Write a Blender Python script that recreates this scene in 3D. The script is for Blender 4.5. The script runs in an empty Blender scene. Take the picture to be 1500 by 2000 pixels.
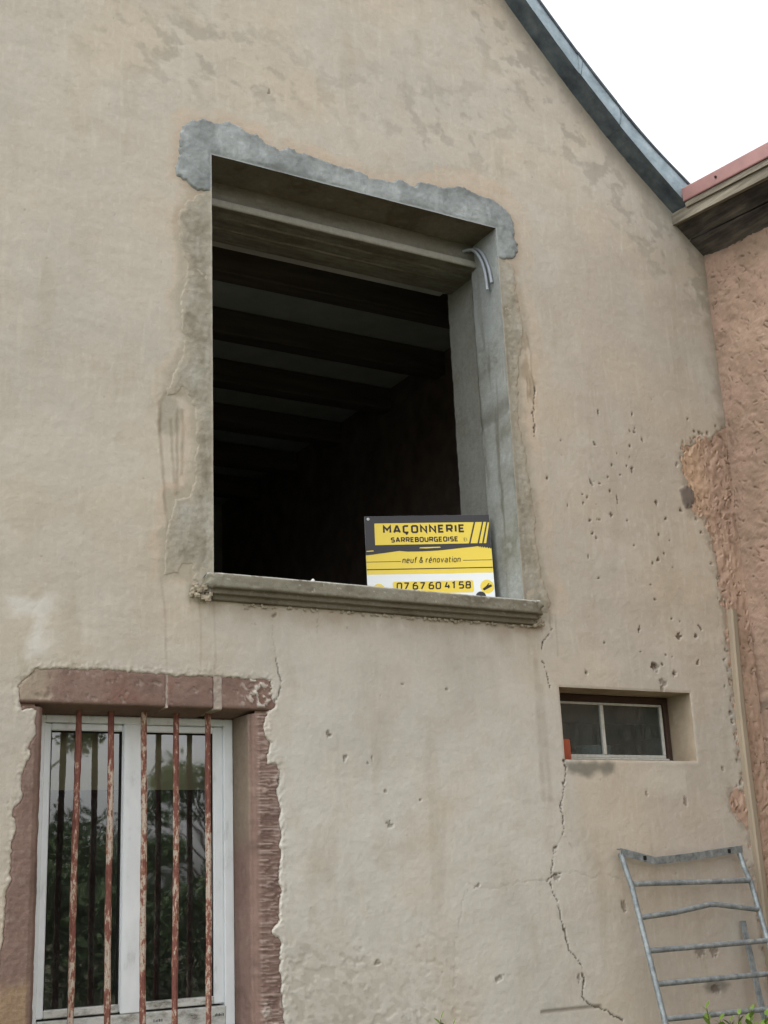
import bpy, math, random
import numpy as np
from mathutils import Matrix, Vector

# ------------------------------------------------------------------ camera
SC = bpy.context.scene
COL = SC.collection
EYE = Vector((0.0, -5.2, 1.62))
def camera(yaw, pitch, roll, lens):
    yaw, pitch, roll = (math.radians(a) for a in (yaw, pitch, roll))
    f = Vector((math.sin(yaw)*math.cos(pitch), math.cos(yaw)*math.cos(pitch), math.sin(pitch)))
    r0 = Vector((math.cos(yaw), -math.sin(yaw), 0)); u0 = r0.cross(f)
    r = r0*math.cos(roll) + u0*math.sin(roll); u = -r0*math.sin(roll) + u0*math.cos(roll)
    cd = bpy.data.cameras.new('camera'); cd.sensor_fit = 'VERTICAL'; cd.sensor_height = 36; cd.lens = lens
    cd.clip_start = 0.05; cd.clip_end = 800
    o = bpy.data.objects.new('camera', cd); COL.objects.link(o)
    m = Matrix((r, u, -f)).transposed().to_4x4(); m.translation = EYE
    o.matrix_world = m; SC.camera = o
camera(30.64, 16.386, -2.5576, 44.906)

# ------------------------------------------------------------------ sky, sun, exposure
wd = bpy.data.worlds.new('World'); SC.world = wd; wd.use_nodes = True
nt = wd.node_tree; nt.nodes.clear()
sky = nt.nodes.new('ShaderNodeTexSky'); sky.sky_type = 'NISHITA'; sky.sun_disc = False
sky.sun_elevation = math.radians(52); sky.sun_rotation = math.radians(280)
sky.air_density = 1.0; sky.dust_density = 3.0; sky.ozone_density = 1.0
hs = nt.nodes.new('ShaderNodeHueSaturation'); hs.inputs['Saturation'].default_value = 0.12
bg = nt.nodes.new('ShaderNodeBackground'); bg.inputs['Strength'].default_value = 0.15
wo = nt.nodes.new('ShaderNodeOutputWorld')
nt.links.new(sky.outputs[0], hs.inputs['Color']); nt.links.new(hs.outputs[0], bg.inputs[0]); nt.links.new(bg.outputs[0], wo.inputs[0])
sl = bpy.data.lights.new('sun', 'SUN'); sl.energy = 0.6; sl.angle = math.radians(40); sl.color = (1, 0.985, 0.96)
so = bpy.data.objects.new('sun', sl); COL.objects.link(so)
_d = Vector((0.985, -0.17, -1.28))         # light travels this way: a veiled sun high on the left
so.rotation_euler = _d.to_track_quat('-Z', 'Y').to_euler()
SC.view_settings.view_transform = 'Standard'; SC.view_settings.look = 'None'
SC.view_settings.gamma = 1; SC.view_settings.use_curve_mapping = False
SC.view_settings.exposure = 1.72
SC.render.engine = 'CYCLES'
SC.cycles.max_bounces = 8; SC.cycles.diffuse_bounces = 5; SC.cycles.use_denoising = True

# outlines on the facade plane in metres (x along the wall, z up)
LINTEL_MORTAR = [(2.124,4.932),(2.104,4.922),(2.054,4.954),(1.987,4.99),(1.985,5.035),(2.006,5.109),(2.001,5.213),(2.033,5.284),(2.061,5.317),(2.141,5.344),(2.171,5.333),(2.259,5.367),(2.311,5.361),(2.356,5.335),(2.424,5.334),(2.469,5.299),(2.547,5.288),(2.602,5.312),(2.696,5.306),(2.792,5.291),(2.889,5.285),(2.954,5.285),(3.037,5.284),(3.086,5.264),(3.163,5.28),(3.23,5.264),(3.245,5.297),(3.284,5.303),(3.343,5.281),(3.405,5.323),(3.469,5.332),(3.549,5.33),(3.649,5.361),(3.732,5.361),(3.796,5.347),(3.879,5.334),(3.944,5.314),(4.005,5.269),(4.029,5.215),(4.028,5.162),(4.018,5.134),(4.035,5.086),(4.033,5.034),(4.004,4.977),(3.943,4.966),(3.895,4.968)]
LEFT_MORTAR = [(2.145,4.961),(2.083,4.894),(2.04,4.861),(2.012,4.809),(1.992,4.737),(2.007,4.646),(2.026,4.57),(2.047,4.51),(2.034,4.457),(2.016,4.361),(2.003,4.308),(2.01,4.246),(2.021,4.151),(2.017,4.031),(1.978,3.956),(1.944,3.861),(1.947,3.825),(1.997,3.84),(2.022,3.875),(2.045,3.856),(2.08,3.794),(2.08,3.688),(2.089,3.593),(2.075,3.521),(2.08,3.436),(2.062,3.365),(1.985,3.348),(1.972,3.287),(1.952,3.202),(1.939,3.102),(1.945,3.028),(1.928,2.966),(2.016,2.994),(2.024,3.035),(2.067,3.036),(2.074,2.974),(2.113,2.934),(2.162,2.933)]
RIGHT_MORTAR = [(3.885,4.979),(3.989,4.964),(4.012,4.902),(4.006,4.799),(4.021,4.684),(4.04,4.555),(3.998,4.364),(3.972,4.212),(3.954,4.011),(3.96,3.94),(3.983,3.861),(3.991,3.761),(4.004,3.641),(4.005,3.541),(4.015,3.443),(4.005,3.344),(4.016,3.267),(4.028,3.151),(4.05,3.076),(4.067,3.02),(4.051,2.942),(3.992,2.944)]
STONE_LINTEL = [(1.434,2.376),(1.347,2.377),(1.323,2.468),(1.395,2.538),(1.505,2.547),(1.644,2.549),(1.842,2.541),(1.887,2.538),(2.132,2.54),(2.337,2.539),(2.447,2.535),(2.446,2.484),(2.465,2.429),(2.434,2.378),(2.359,2.372)]
STONE_RIGHT = [(2.345,2.405),(2.421,2.373),(2.421,2.36),(2.415,2.303),(2.437,2.254),(2.417,2.157),(2.475,2.167),(2.479,2.126),(2.474,2.029),(2.48,1.959),(2.482,1.841),(2.475,1.74),(2.477,1.61),(2.475,1.504),(2.433,1.469),(2.442,1.438),(2.476,1.414),(2.473,1.311),(2.476,1.215),(2.483,1.119),(2.482,0.972),(2.329,0.986)]
STONE_LEFT = [(1.448,2.393),(1.405,2.371),(1.404,2.28),(1.38,2.247),(1.383,2.182),(1.36,2.133),(1.356,2.021),(1.329,1.981),(1.337,1.887),(1.323,1.817),(1.327,1.732),(1.31,1.649),(1.304,1.521),(1.295,1.447),(1.296,1.337),(1.295,1.085),(1.49,1.066)]
PINK_ZONE = [(5.687,4.222),(5.499,4.195),(5.374,4.095),(5.282,4.082),(5.221,4.048),(5.151,4.021),(5.14,3.95),(5.117,3.86),(5.162,3.797),(5.178,3.73),(5.164,3.635),(5.253,3.602),(5.275,3.527),(5.275,3.459),(5.299,3.403),(5.286,3.318),(5.314,3.22),(5.307,3.104),(5.332,3.056)]
PINK_SPOT = [(5.192,2.026),(5.294,2.042),(5.35,1.894),(5.338,1.826),(5.287,1.862),(5.207,1.933),(5.185,1.982)]
STONE_BLOB = [(5.063,3.75),(5.126,3.775),(5.178,3.755),(5.18,3.696),(5.151,3.65),(5.095,3.639),(5.069,3.683)]
WHITE_T = [(1.263,2.835),(1.449,2.845),(1.456,2.808),(1.422,2.764),(1.427,2.601),(1.352,2.588),(1.371,2.751),(1.305,2.767)]
GREY_SMEAR = [(4.837,1.072),(4.887,1.095),(4.982,1.091),(5.022,1.068),(4.996,1.041),(4.916,1.032),(4.854,1.041)]
UNDER_SMALL = [(4.077,2.196),(4.396,2.191),(4.384,2.147),(4.321,2.131),(4.272,2.141),(4.203,2.12),(4.122,2.125),(4.079,2.145)]
SILL_STAIN = [(3.841,2.891),(3.973,2.921),(3.975,2.873),(3.9,2.836),(3.831,2.848)]
SMEAR_L = [(1.972,3.948),(2.014,3.971),(2.039,3.929),(2.014,3.836),(1.96,3.809),(1.94,3.849)]
SMEAR_L2 = [(1.908,3.798),(1.96,3.834),(2.01,3.822),(2.025,3.744),(2.01,3.659),(1.973,3.641),(1.931,3.64),(1.909,3.701)]
SMEAR_R = [(4.022,4.537),(4.054,4.512),(4.058,4.329),(4.083,4.218),(4.063,4.118),(4.023,4.172),(4.005,4.274)]
CRACKS = [[(4.075,2.204),(4.066,2.091),(4.023,1.968),(4.038,1.907),(4.027,1.838)],[(3.97,1.779),(3.934,1.661),(3.923,1.611),(3.966,1.493),(3.993,1.384),(4.006,1.301),(4.074,1.223),(4.084,1.165),(4.066,1.081),(4.129,1.028),(4.204,1.006),(4.298,0.954)],[(3.906,1.625),(3.945,1.645),(3.999,1.651)],[(4.071,2.876),(3.999,2.797),(3.996,2.762)],[(3.973,2.71),(4.006,2.635),(4.019,2.56)],[(2.476,2.636),(2.488,2.569),(2.495,2.502),(2.457,2.411)],[(4.076,4.218),(4.057,4.089),(4.048,3.926)]]
FINE_CRACKS = [[(4.027,1.838),(3.97,1.779)],[(3.432,1.63),(3.503,1.609),(3.575,1.593),(3.724,1.619),(3.914,1.628)],[(3.431,1.607),(3.415,1.55),(3.371,1.412),(3.332,1.186)],[(3.993,1.659),(4.088,1.657),(4.185,1.619),(4.256,1.643),(4.363,1.617),(4.475,1.627),(4.518,1.595)],[(4.039,1.828),(4.078,1.773)],[(2.463,2.817),(2.463,2.699),(2.476,2.636)],[(2.695,2.866),(2.699,2.82),(2.686,2.759)],[(4.019,2.56),(4.022,2.481)]]
LEDGE = [(3.82,1.029),(4.054,1.029),(4.17,1.029)]
DRIPS = [[(1.914,3.757),(1.915,3.638),(1.932,3.439),(1.952,3.202)],[(1.966,3.715),(1.976,3.518),(1.989,3.365)],[(1.997,3.77),(1.998,3.521),(1.996,3.375)],[(2.022,3.774),(2.025,3.649),(2.019,3.463)],[(1.944,3.849),(1.915,3.795),(1.915,3.658)],[(1.928,2.965),(1.948,2.806),(1.954,2.559)],[(2.065,3.035),(2.065,2.86)],[(2.104,2.933),(2.113,2.725),(2.112,2.543)],[(2.172,2.915),(2.178,2.706),(2.18,2.546)],[(4.045,4.542),(4.064,4.429),(4.059,4.3),(4.076,4.22)],[(4.026,4.278),(4.022,4.127)],[(4.046,4.266),(4.041,4.175)],[(4.051,2.975),(4.05,2.867)],[(4.092,2.951),(4.087,2.734)],[(3.94,2.7),(3.932,2.414),(3.924,2.009)],[(3.959,2.57),(3.965,2.009)]]
CHIPS = [(4.926,4.286,0.0111,0.0045,0),(4.512,4.14,0.0062,0.0134,10),(4.763,4.168,0.0062,0.0112,0),(4.776,4.085,0.0062,0.0056,0),(4.731,4.066,0.0049,0.0078,0),(4.765,4.057,0.0086,0.0078,0),(4.819,4.02,0.0049,0.0089,0),(4.229,3.933,0.0049,0.0045,0),(4.465,3.947,0.0074,0.0112,0),(4.719,3.97,0.0074,0.0067,0),(4.622,3.915,0.0049,0.0045,0),(4.714,3.898,0.0049,0.0045,0),(4.762,3.908,0.0049,0.0045,0),(4.577,3.833,0.0098,0.0089,0),(4.68,3.846,0.0049,0.0078,0),(4.719,3.825,0.0086,0.0224,15),(4.625,3.782,0.0062,0.0056,0),(4.114,3.702,0.0062,0.0089,15),(4.537,3.758,0.0062,0.0056,0),(4.412,3.714,0.0074,0.0179,-25),(4.474,3.714,0.0074,0.0056,0),(4.545,3.682,0.0086,0.0078,0),(4.342,3.637,0.0062,0.0056,0),(4.374,3.62,0.0074,0.0089,20),(4.344,3.588,0.0049,0.0112,0),(4.59,3.637,0.0049,0.019,-8),(4.876,3.651,0.0086,0.0112,15),(4.235,3.564,0.0049,0.0045,0),(4.534,3.541,0.0098,0.0123,30),(4.446,3.504,0.0111,0.0067,0),(4.378,3.494,0.0098,0.0056,0),(4.647,3.519,0.0049,0.0045,0),(4.936,3.562,0.0123,0.0056,-30),(4.393,3.419,0.0098,0.0067,0),(4.416,3.397,0.0074,0.0067,0),(4.867,3.464,0.0074,0.0089,20),(4.677,3.377,0.0062,0.0056,0),(4.946,3.434,0.0049,0.0045,0),(4.348,3.283,0.0049,0.0101,0),(4.847,3.315,0.0111,0.0089,0),(4.804,3.29,0.0074,0.0067,0),(4.895,3.354,0.0074,0.0056,-30),(4.949,3.274,0.0049,0.0056,0),(4.407,3.171,0.0062,0.0056,0),(4.771,3.162,0.0062,0.0056,0),(4.791,3.081,0.0086,0.0067,0),(4.657,2.909,0.0074,0.0179,12),(4.404,2.818,0.0062,0.0056,0),(4.937,2.883,0.0172,0.019,-25),(5.063,2.895,0.0123,0.0112,0),(5.105,2.943,0.0086,0.0145,-30),(4.734,2.713,0.0197,0.019,0),(4.792,2.722,0.0074,0.0089,0),(4.824,2.774,0.0062,0.0056,0),(4.873,2.767,0.0049,0.0045,0),(4.648,2.782,0.0049,0.0045,0),(4.898,2.979,0.0074,0.0056,0),(4.957,2.97,0.0049,0.0045,0),(5.059,2.746,0.0074,0.0134,20),(4.875,2.67,0.0062,0.0056,0),(4.262,2.651,0.0062,0.0056,0),(5.194,4.207,0.0049,0.0078,0),(5.421,4.197,0.0074,0.0067,0),(5.199,3.51,0.0098,0.0089,0),(5.059,3.624,0.0123,0.0089,0),(5.276,4.128,0.0098,0.0112,0),(5.234,4.135,0.0086,0.0078,0),(2.73,2.305,0.0101,0.0128,0),(2.745,2.3,0.0061,0.0092,0),(2.819,2.202,0.0082,0.013,10),(2.813,2.186,0.0082,0.0074,0),(2.933,2.173,0.0042,0.0114,0),(2.958,2.199,0.0042,0.0114,0),(3.142,2.546,0.0065,0.0059,0),(3.394,2.533,0.0067,0.0061,0),(3.039,1.899,0.0149,0.0135,0),(3.022,2.048,0.0085,0.0077,0),(3.211,2.01,0.0066,0.006,0),(3.497,1.611,0.0161,0.0063,-20),(3.589,1.197,0.0212,0.0107,-20),(2.501,5.611,0.0077,0.014,10),(4.266,2.654,0.0077,0.0117,10),(4.876,2.673,0.0141,0.018,0),(4.786,2.621,0.0223,0.0178,0),(4.774,2.586,0.0139,0.0152,0),(4.857,1.992,0.0115,0.0234,0),(4.593,2.033,0.0082,0.0149,0),(4.375,1.483,0.016,0.0219,0),(4.848,1.234,0.0262,0.0265,0),(4.947,1.233,0.0267,0.0243,0),(5.264,2.469,0.0121,0.011,0),(5.269,2.425,0.0121,0.011,0),(5.154,2.165,0.009,0.0109,0),(4.739,2.703,0.0249,0.0226,0),(4.054,1.165,0.0076,0.0162,0),(4.926,1.051,0.0267,0.0189,0),(2.943,1.305,0.0126,0.0115,0),(2.196,1.423,0.0093,0.0084,0),(2.331,2.856,0.0113,0.0052,0),(2.471,2.834,0.0097,0.0088,0),(3.96,1.638,0.0224,0.0136,30)]

# ------------------------------------------------------------------ helpers: noise, fields, meshes
rng = random.Random(7)
_R = np.random.RandomState(3)
_PERM = np.concatenate([_R.permutation(512)]*3)
_ANG = _R.rand(512)*2*np.pi
_GX, _GY = np.cos(_ANG), np.sin(_ANG)
def perlin(x, y, seed=0):
    x = np.asarray(x, float)+seed*17.31; y = np.asarray(y, float)+seed*9.77
    xi = np.floor(x).astype(np.int64); yi = np.floor(y).astype(np.int64)
    xf = x-xi; yf = y-yi; xi &= 511; yi &= 511
    u = xf*xf*xf*(xf*(xf*6-15)+10); v = yf*yf*yf*(yf*(yf*6-15)+10)
    def g(i, j, dx, dy):
        h = _PERM[_PERM[(xi+i) & 511]+((yi+j) & 511)] & 511
        return _GX[h]*dx+_GY[h]*dy
    a = g(0, 0, xf, yf); b = g(1, 0, xf-1, yf); c = g(0, 1, xf, yf-1); d = g(1, 1, xf-1, yf-1)
    return (a+(b-a)*u+(c+(d-c)*u-a-(b-a)*u)*v)*1.5
def fbm(x, y, size, octv=4, seed=0):
    s = 0; a = 1; t = 0; f = 1/size
    for k in range(octv):
        s = s+a*perlin(x*f, y*f, seed+k*3); t += a; a *= 0.5; f *= 2.03
    return s/t*1.4
def sst(a, b, x):
    t = np.clip((x-a)/(b-a), 0, 1); return t*t*(3-2*t)
def seg_dist(x, z, pts):
    d = np.full(x.shape, 1e9)
    for (x0, z0), (x1, z1) in zip(pts[:-1], pts[1:]):
        ex, ez = x1-x0, z1-z0; l = ex*ex+ez*ez+1e-12
        t = np.clip(((x-x0)*ex+(z-z0)*ez)/l, 0, 1)
        d = np.minimum(d, np.hypot(x-x0-t*ex, z-z0-t*ez))
    return d
def poly_sd(x, z, pts, pad=0.4):
    """signed distance to a closed outline, positive inside; -pad far away"""
    P = np.array(pts); out = np.full(x.shape, -pad)
    m = (x > P[:, 0].min()-pad) & (x < P[:, 0].max()+pad) & (z > P[:, 1].min()-pad) & (z < P[:, 1].max()+pad)
    if not m.any(): return out
    a, b = x[m], z[m]; ins = np.zeros(a.shape, bool)
    for (x0, z0), (x1, z1) in zip(pts, pts[1:]+pts[:1]):
        c = ((z0 > b) != (z1 > b)) & (a < (x1-x0)*(b-z0)/(z1-z0+1e-12)+x0); ins ^= c
    d = seg_dist(a, b, pts+pts[:1]); out[m] = np.where(ins, d, -np.minimum(d, pad)); return out
def srgb(r, g, b):
    c = np.array([r, g, b])/255.0
    return np.where(c <= 0.04045, c/12.92, ((c+0.055)/1.055)**2.4)
def mixc(col, rgb, m):
    m = np.clip(m, 0, 1)[..., None]; return col*(1-m)+np.asarray(rgb)*m

def link(o, parent=None):
    COL.objects.link(o)
    if parent is not None: o.parent = parent
    return o
def thing(name, label, cat, loc=(0, 0, 0), group=None):
    o = bpy.data.objects.new(name, None); o.empty_display_size = 0.2; COL.objects.link(o); o.location = loc
    tag(o, label, cat, group); return o
def tag(o, label=None, cat=None, group=None, kind=None):
    if label: o['label'] = label
    if cat: o['category'] = cat
    if group: o['group'] = group
    if kind: o['kind'] = kind
    return o
def mesh_np(name, co, faces, mat, parent=None, col=None, smooth=True):
    """co (n,3), faces (m,4) or (m,3) index array; points are in world metres"""
    me = bpy.data.meshes.new(name); n, m, k = len(co), len(faces), faces.shape[1]
    me.vertices.add(n); me.vertices.foreach_set('co', np.ascontiguousarray(co, np.float32).ravel())
    me.loops.add(m*k); me.loops.foreach_set('vertex_index', np.ascontiguousarray(faces, np.int32).ravel())
    me.polygons.add(m); me.polygons.foreach_set('loop_start', np.arange(0, m*k, k, dtype=np.int32))
    me.polygons.foreach_set('loop_total', np.full(m, k, np.int32))
    me.polygons.foreach_set('use_smooth', np.full(m, smooth))
    if col is not None:
        at = me.color_attributes.new('tint', 'FLOAT_COLOR', 'POINT')
        c4 = np.ones((n, 4), np.float32); c4[:, :3] = col
        at.data.foreach_set('color', c4.ravel())
    me.materials.append(MAT[mat]); me.update(); me.validate()
    o = bpy.data.objects.new(name, me); link(o, parent)
    if parent is not None: place(o, parent)
    return o
def place(o, parent):
    """keep world coordinates although the parent sits at its thing's base"""
    r = parent; off = Vector((0, 0, 0))
    while r is not None: off += r.location; r = r.parent
    o.location = -off
def sheet(name, X, Y, Z, mat, parent=None, keep=None, col=None, flip=False, smooth=True):
    nz, nx = X.shape; idx = np.arange(nz*nx).reshape(nz, nx)
    f = np.stack([idx[:-1, :-1], idx[:-1, 1:], idx[1:, 1:], idx[1:, :-1]], -1)
    if flip: f = f[..., ::-1]
    f = f[keep] if keep is not None else f.reshape(-1, 4)
    used = np.zeros(nz*nx, bool); used[f.ravel()] = True; re = np.cumsum(used)-1
    co = np.stack([X, Y, Z], -1).reshape(-1, 3)[used]
    return mesh_np(name, co, re[f], mat, parent, None if col is None else col.reshape(-1, 3)[used], smooth)
class MB:
    """collects boxes, tubes and prisms into one mesh"""
    def __init__(s): s.v = []; s.f = []
    def add(s, v, f):
        o = len(s.v); s.v += [tuple(p) for p in v]; s.f += [tuple(i+o for i in q) for q in f]; return s
    def box(s, a, b, bev=0.0):
        (x0, y0, z0), (x1, y1, z1) = a, b; c = bev
        if c == 0:
            v = [(x, y, z) for z in (z0, z1) for y in (y0, y1) for x in (x0, x1)]
            return s.add(v, [(0, 2, 3, 1), (4, 5, 7, 6), (0, 1, 5, 4), (2, 6, 7, 3), (0, 4, 6, 2), (1, 3, 7, 5)])
        vs = []; key = {}
        def vid(p):
            p = tuple(p)
            if p not in key: key[p] = len(vs); vs.append(p)
            return key[p]
        lo, hi = (x0, y0, z0), (x1, y1, z1); fs = []
        def P(sg, ax):
            q = []
            for i in range(3):
                e = hi[i] if sg[i] > 0 else lo[i]
                q.append(e if i == ax else e-sg[i]*c)
            return q
        for ax in range(3):
            i, j = (ax+1) % 3, (ax+2) % 3
            for sg in (-1, 1):
                q = []
                for a_, b_ in ((-1, -1), (1, -1), (1, 1), (-1, 1)):
                    t = [0, 0, 0]; t[ax] = sg; t[i] = a_; t[j] = b_; q.append(vid(P(t, ax)))
                fs.append(q if sg > 0 else q[::-1])
            for a_ in (-1, 1):
                for b_ in (-1, 1):
                    q = []
                    for e in (-1, 1):
                        t = [0, 0, 0]; t[ax] = e; t[i] = a_; t[j] = b_
                        w = (vid(P(t, i)), vid(P(t, j))); q += list(w if e < 0 else w[::-1])
                    fs.append(q if a_*b_ > 0 else q[::-1])
        for t in [(a_, b_, c_) for a_ in (-1, 1) for b_ in (-1, 1) for c_ in (-1, 1)]:
            q = [vid(P(t, k)) for k in range(3)]; fs.append(q if t[0]*t[1]*t[2] > 0 else q[::-1])
        return s.add(vs, fs)
    def tube(s, pts, rad, n=10, cap=True, twist=0.0):
        pts = [Vector(p) for p in pts]; k = len(pts)
        if not hasattr(rad, '__len__'): rad = [rad]*k
        vs = []; fs = []; up = None
        for i, p in enumerate(pts):
            d = (pts[min(i+1, k-1)]-pts[max(i-1, 0)]).normalized()
            if up is None: up = Vector((0, 0, 1)) if abs(d.z) < 0.9 else Vector((0, 1, 0))
            sx = d.cross(up).normalized(); sy = sx.cross(d).normalized(); up = sy
            for j in range(n):
                a = 2*math.pi*j/n+twist
                vs.append(p+(sx*math.cos(a)+sy*math.sin(a))*rad[i])
        for i in range(k-1):
            for j in range(n):
                fs.append((i*n+j, i*n+(j+1) % n, (i+1)*n+(j+1) % n, (i+1)*n+j))
        if cap: fs.append(tuple(range(n))[::-1]); fs.append(tuple((k-1)*n+j for j in range(n)))
        return s.add(vs, fs)
    def prism(s, prof, x0, x1, axis='x'):
        """closed profile of (y,z) pairs swept along x (or (x,z) pairs along y, (x,y) along z)"""
        m = {'x': lambda t, p: (t, p[0], p[1]), 'y': lambda t, p: (p[0], t, p[1]), 'z': lambda t, p: (p[0], p[1], t)}[axis]
        n = len(prof); vs = [m(x0, p) for p in prof]+[m(x1, p) for p in prof]
        fs = [(i, (i+1) % n, n+(i+1) % n, n+i) for i in range(n)]+[tuple(range(n))[::-1], tuple(range(n, 2*n))]
        return s.add(vs, fs)
    def build(s, name, mat, parent=None, smooth=False, fix=True):
        me = bpy.data.meshes.new(name); me.from_pydata(s.v, [], s.f); me.materials.append(MAT[mat])
        if fix:
            import bmesh
            bm = bmesh.new(); bm.from_mesh(me); bmesh.ops.recalc_face_normals(bm, faces=bm.faces); bm.to_mesh(me); bm.free()
        if smooth:
            me.polygons.foreach_set('use_smooth', [True]*len(me.polygons)); me.set_sharp_from_angle(angle=math.radians(35))
        me.update(); o = bpy.data.objects.new(name, me); link(o, parent)
        if parent is not None: place(o, parent)
        return o

# ------------------------------------------------------------------ materials
MAT = {}
class NT:
    def __init__(s, name):
        m = bpy.data.materials.new(name); m.use_nodes = True; MAT[name] = m; s.t = m.node_tree; s.t.nodes.clear()
        s.out = s.n('ShaderNodeOutputMaterial')
    def n(s, typ, **kw):
        o = s.t.nodes.new(typ)
        for k, v in kw.items():
            if k in o.inputs: o.inputs[k].default_value = v
            else: setattr(o, k, v)
        return o
    def l(s, a, b): s.t.links.new(a, b)
    def coord(s, scale=(1, 1, 1), obj=True):
        g = s.n('ShaderNodeNewGeometry'); mp = s.n('ShaderNodeMapping'); mp.inputs['Scale'].default_value = scale
        s.l(g.outputs['Position'], mp.inputs['Vector']); return mp.outputs[0]
    def noise(s, scale, detail=4, rough=0.55, stretch=(1, 1, 1)):
        t = s.n('ShaderNodeTexNoise'); t.inputs['Scale'].default_value = scale; t.inputs['Detail'].default_value = detail
        t.inputs['Roughness'].default_value = rough; s.l(s.coord(stretch), t.inputs['Vector']); return t.outputs['Fac']
    def ramp(s, fac, *stops):
        r = s.n('ShaderNodeValToRGB'); e = r.color_ramp.elements
        while len(e) < len(stops): e.new(0.5)
        for q, (p, c) in zip(e, stops):
            q.position = p; q.color = (*c, 1) if hasattr(c, '__len__') else (c, c, c, 1)
        s.l(fac, r.inputs[0]); return r.outputs[0]
    def mix(s, a, b, fac, mode='MIX'):
        m = s.n('ShaderNodeMix'); m.data_type = 'RGBA'; m.blend_type = mode
        for v, i in ((fac, 0), (a, 6), (b, 7)):
            if hasattr(v, 'is_linked') or hasattr(v, 'links'): s.l(v, m.inputs[i])
            elif hasattr(v, '__len__'): m.inputs[i].default_value = (*v, 1)
            else: m.inputs[i].default_value = v
        return m.outputs[2]
    def bump(s, h, strength, dist=0.01, prev=None):
        b = s.n('ShaderNodeBump'); b.inputs['Strength'].default_value = strength; b.inputs['Distance'].default_value = dist
        s.l(h, b.inputs['Height'])
        if prev is not None: s.l(prev, b.inputs['Normal'])
        return b.outputs[0]
    def surf(s, color, rough=0.8, metal=0.0, normal=None, spec=0.3):
        p = s.n('ShaderNodeBsdfPrincipled')
        for v, k in ((color, 'Base Color'), (rough, 'Roughness'), (metal, 'Metallic'), (spec, 'Specular IOR Level')):
            if hasattr(v, 'links'): s.l(v, p.inputs[k])
            elif hasattr(v, '__len__'): p.inputs[k].default_value = (*v, 1)
            else: p.inputs[k].default_value = v
        if normal is not None: s.l(normal, p.inputs['Normal'])
        s.l(p.outputs[0], s.out.inputs[0]); return p
def tint_mat(name, fine=(0.82, 1.14), bumps=((160, 0.35, 0.004), (900, 0.35, 0.0015)), rough=0.92, speck=0.0):
    t = NT(name); a = t.n('ShaderNodeAttribute'); a.attribute_name = 'tint'
    n1 = t.noise(38, 6, 0.7); v = t.ramp(n1, (0.25, fine[0]), (0.75, fine[1]))
    c = t.mix(a.outputs['Color'], v, 1.0, 'MULTIPLY')
    if speck:
        n2 = t.noise(420, 2, 0.5); v2 = t.ramp(n2, (0.36, 1-speck), (0.5, 1.0), (0.66, 1+speck*0.4)); c = t.mix(c, v2, 1.0, 'MULTIPLY')
    nb = None
    for sc, st, di in bumps: nb = t.bump(t.noise(sc, 4, 0.6), st, di, nb)
    t.surf(c, rough, 0, nb, 0.2)
tint_mat('plaster', (0.955, 1.035), ((60, 0.4, 0.004), (420, 0.5, 0.002)), 0.93, 0.07)
tint_mat('mortar', (0.86, 1.1), ((70, 0.5, 0.005), (500, 0.4, 0.0015)), 0.85, 0.1)
tint_mat('concrete', (0.84, 1.12), ((60, 0.45, 0.005), (420, 0.5, 0.002)), 0.85, 0.2)
tint_mat('sandstone', (0.88, 1.1), ((150, 0.5, 0.004), (900, 0.4, 0.0015)), 0.92, 0.14)
tint_mat('pink_render', (0.9, 1.08), ((70, 0.4, 0.005), (300, 0.5, 0.003)), 0.95, 0.1)
def plain(name, c, rough=0.6, metal=0.0, var=0.12, sc=30, bump=0.1, bd=0.002, spec=0.4, stretch=(1, 1, 1)):
    t = NT(name); n = t.noise(sc, 5, 0.6, stretch); v = t.ramp(n, (0.25, 1-var), (0.75, 1+var))
    t.surf(t.mix(c, v, 1.0, 'MULTIPLY'), rough, metal, t.bump(t.noise(sc*6, 3, 0.6, stretch), bump, bd), spec)
# zinc: patinated sheet with pale oxide and dull runs
t = NT('zinc'); n = t.noise(7, 6, 0.65); c = t.ramp(n, (0.28, srgb(112, 124, 130)), (0.5, srgb(144, 158, 164)), (0.75, srgb(176, 188, 192)))
t.surf(c, t.ramp(t.noise(20, 4), (0.3, 0.42), (0.7, 0.62)), 0.55, t.bump(t.noise(9, 3), 0.25, 0.01))
t = NT('zinc_dark'); n = t.noise(9, 6, 0.65); c = t.ramp(n, (0.28, srgb(64, 70, 80)), (0.5, srgb(88, 98, 106)), (0.78, srgb(118, 128, 132)))
t.surf(c, 0.6, 0.4, t.bump(t.noise(12, 3), 0.3, 0.01))
# galvanised tube, weathered
t = NT('galvanised'); n = t.noise(26, 7, 0.7); c = t.ramp(n, (0.3, srgb(96, 102, 104)), (0.48, srgb(130, 138, 141)), (0.62, srgb(150, 157, 158)), (0.74, srgb(192, 196, 193)))
t.surf(c, 0.55, 0.45, t.bump(t.noise(200, 4), 0.3, 0.002))
# rusty painted bars: oxide red paint, pale flaked zones, orange rust
t = NT('rusty_paint'); n = t.noise(70, 8, 0.75, (1, 1, 0.4)); n2 = t.noise(5, 3, 0.6, (1, 1, 0.6))
m = t.n('ShaderNodeMath', operation='ADD'); t.l(n, m.inputs[0])
m2 = t.n('ShaderNodeMath', operation='MULTIPLY'); m2.inputs[1].default_value = 0.55; t.l(n2, m2.inputs[0]); t.l(m2.outputs[0], m.inputs[1])
c = t.ramp(m.outputs[0], (0.50, srgb(74, 50, 44)), (0.64, srgb(110, 68, 60)), (0.785, srgb(124, 80, 70)), (0.815, srgb(158, 120, 92)), (0.85, srgb(180, 168, 156)), (0.93, srgb(174, 160, 146)), (0.98, srgb(140, 104, 78)))
t.surf(c, 0.8, 0, t.bump(m.outputs[0], 0.7, 0.004), 0.25)
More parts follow.
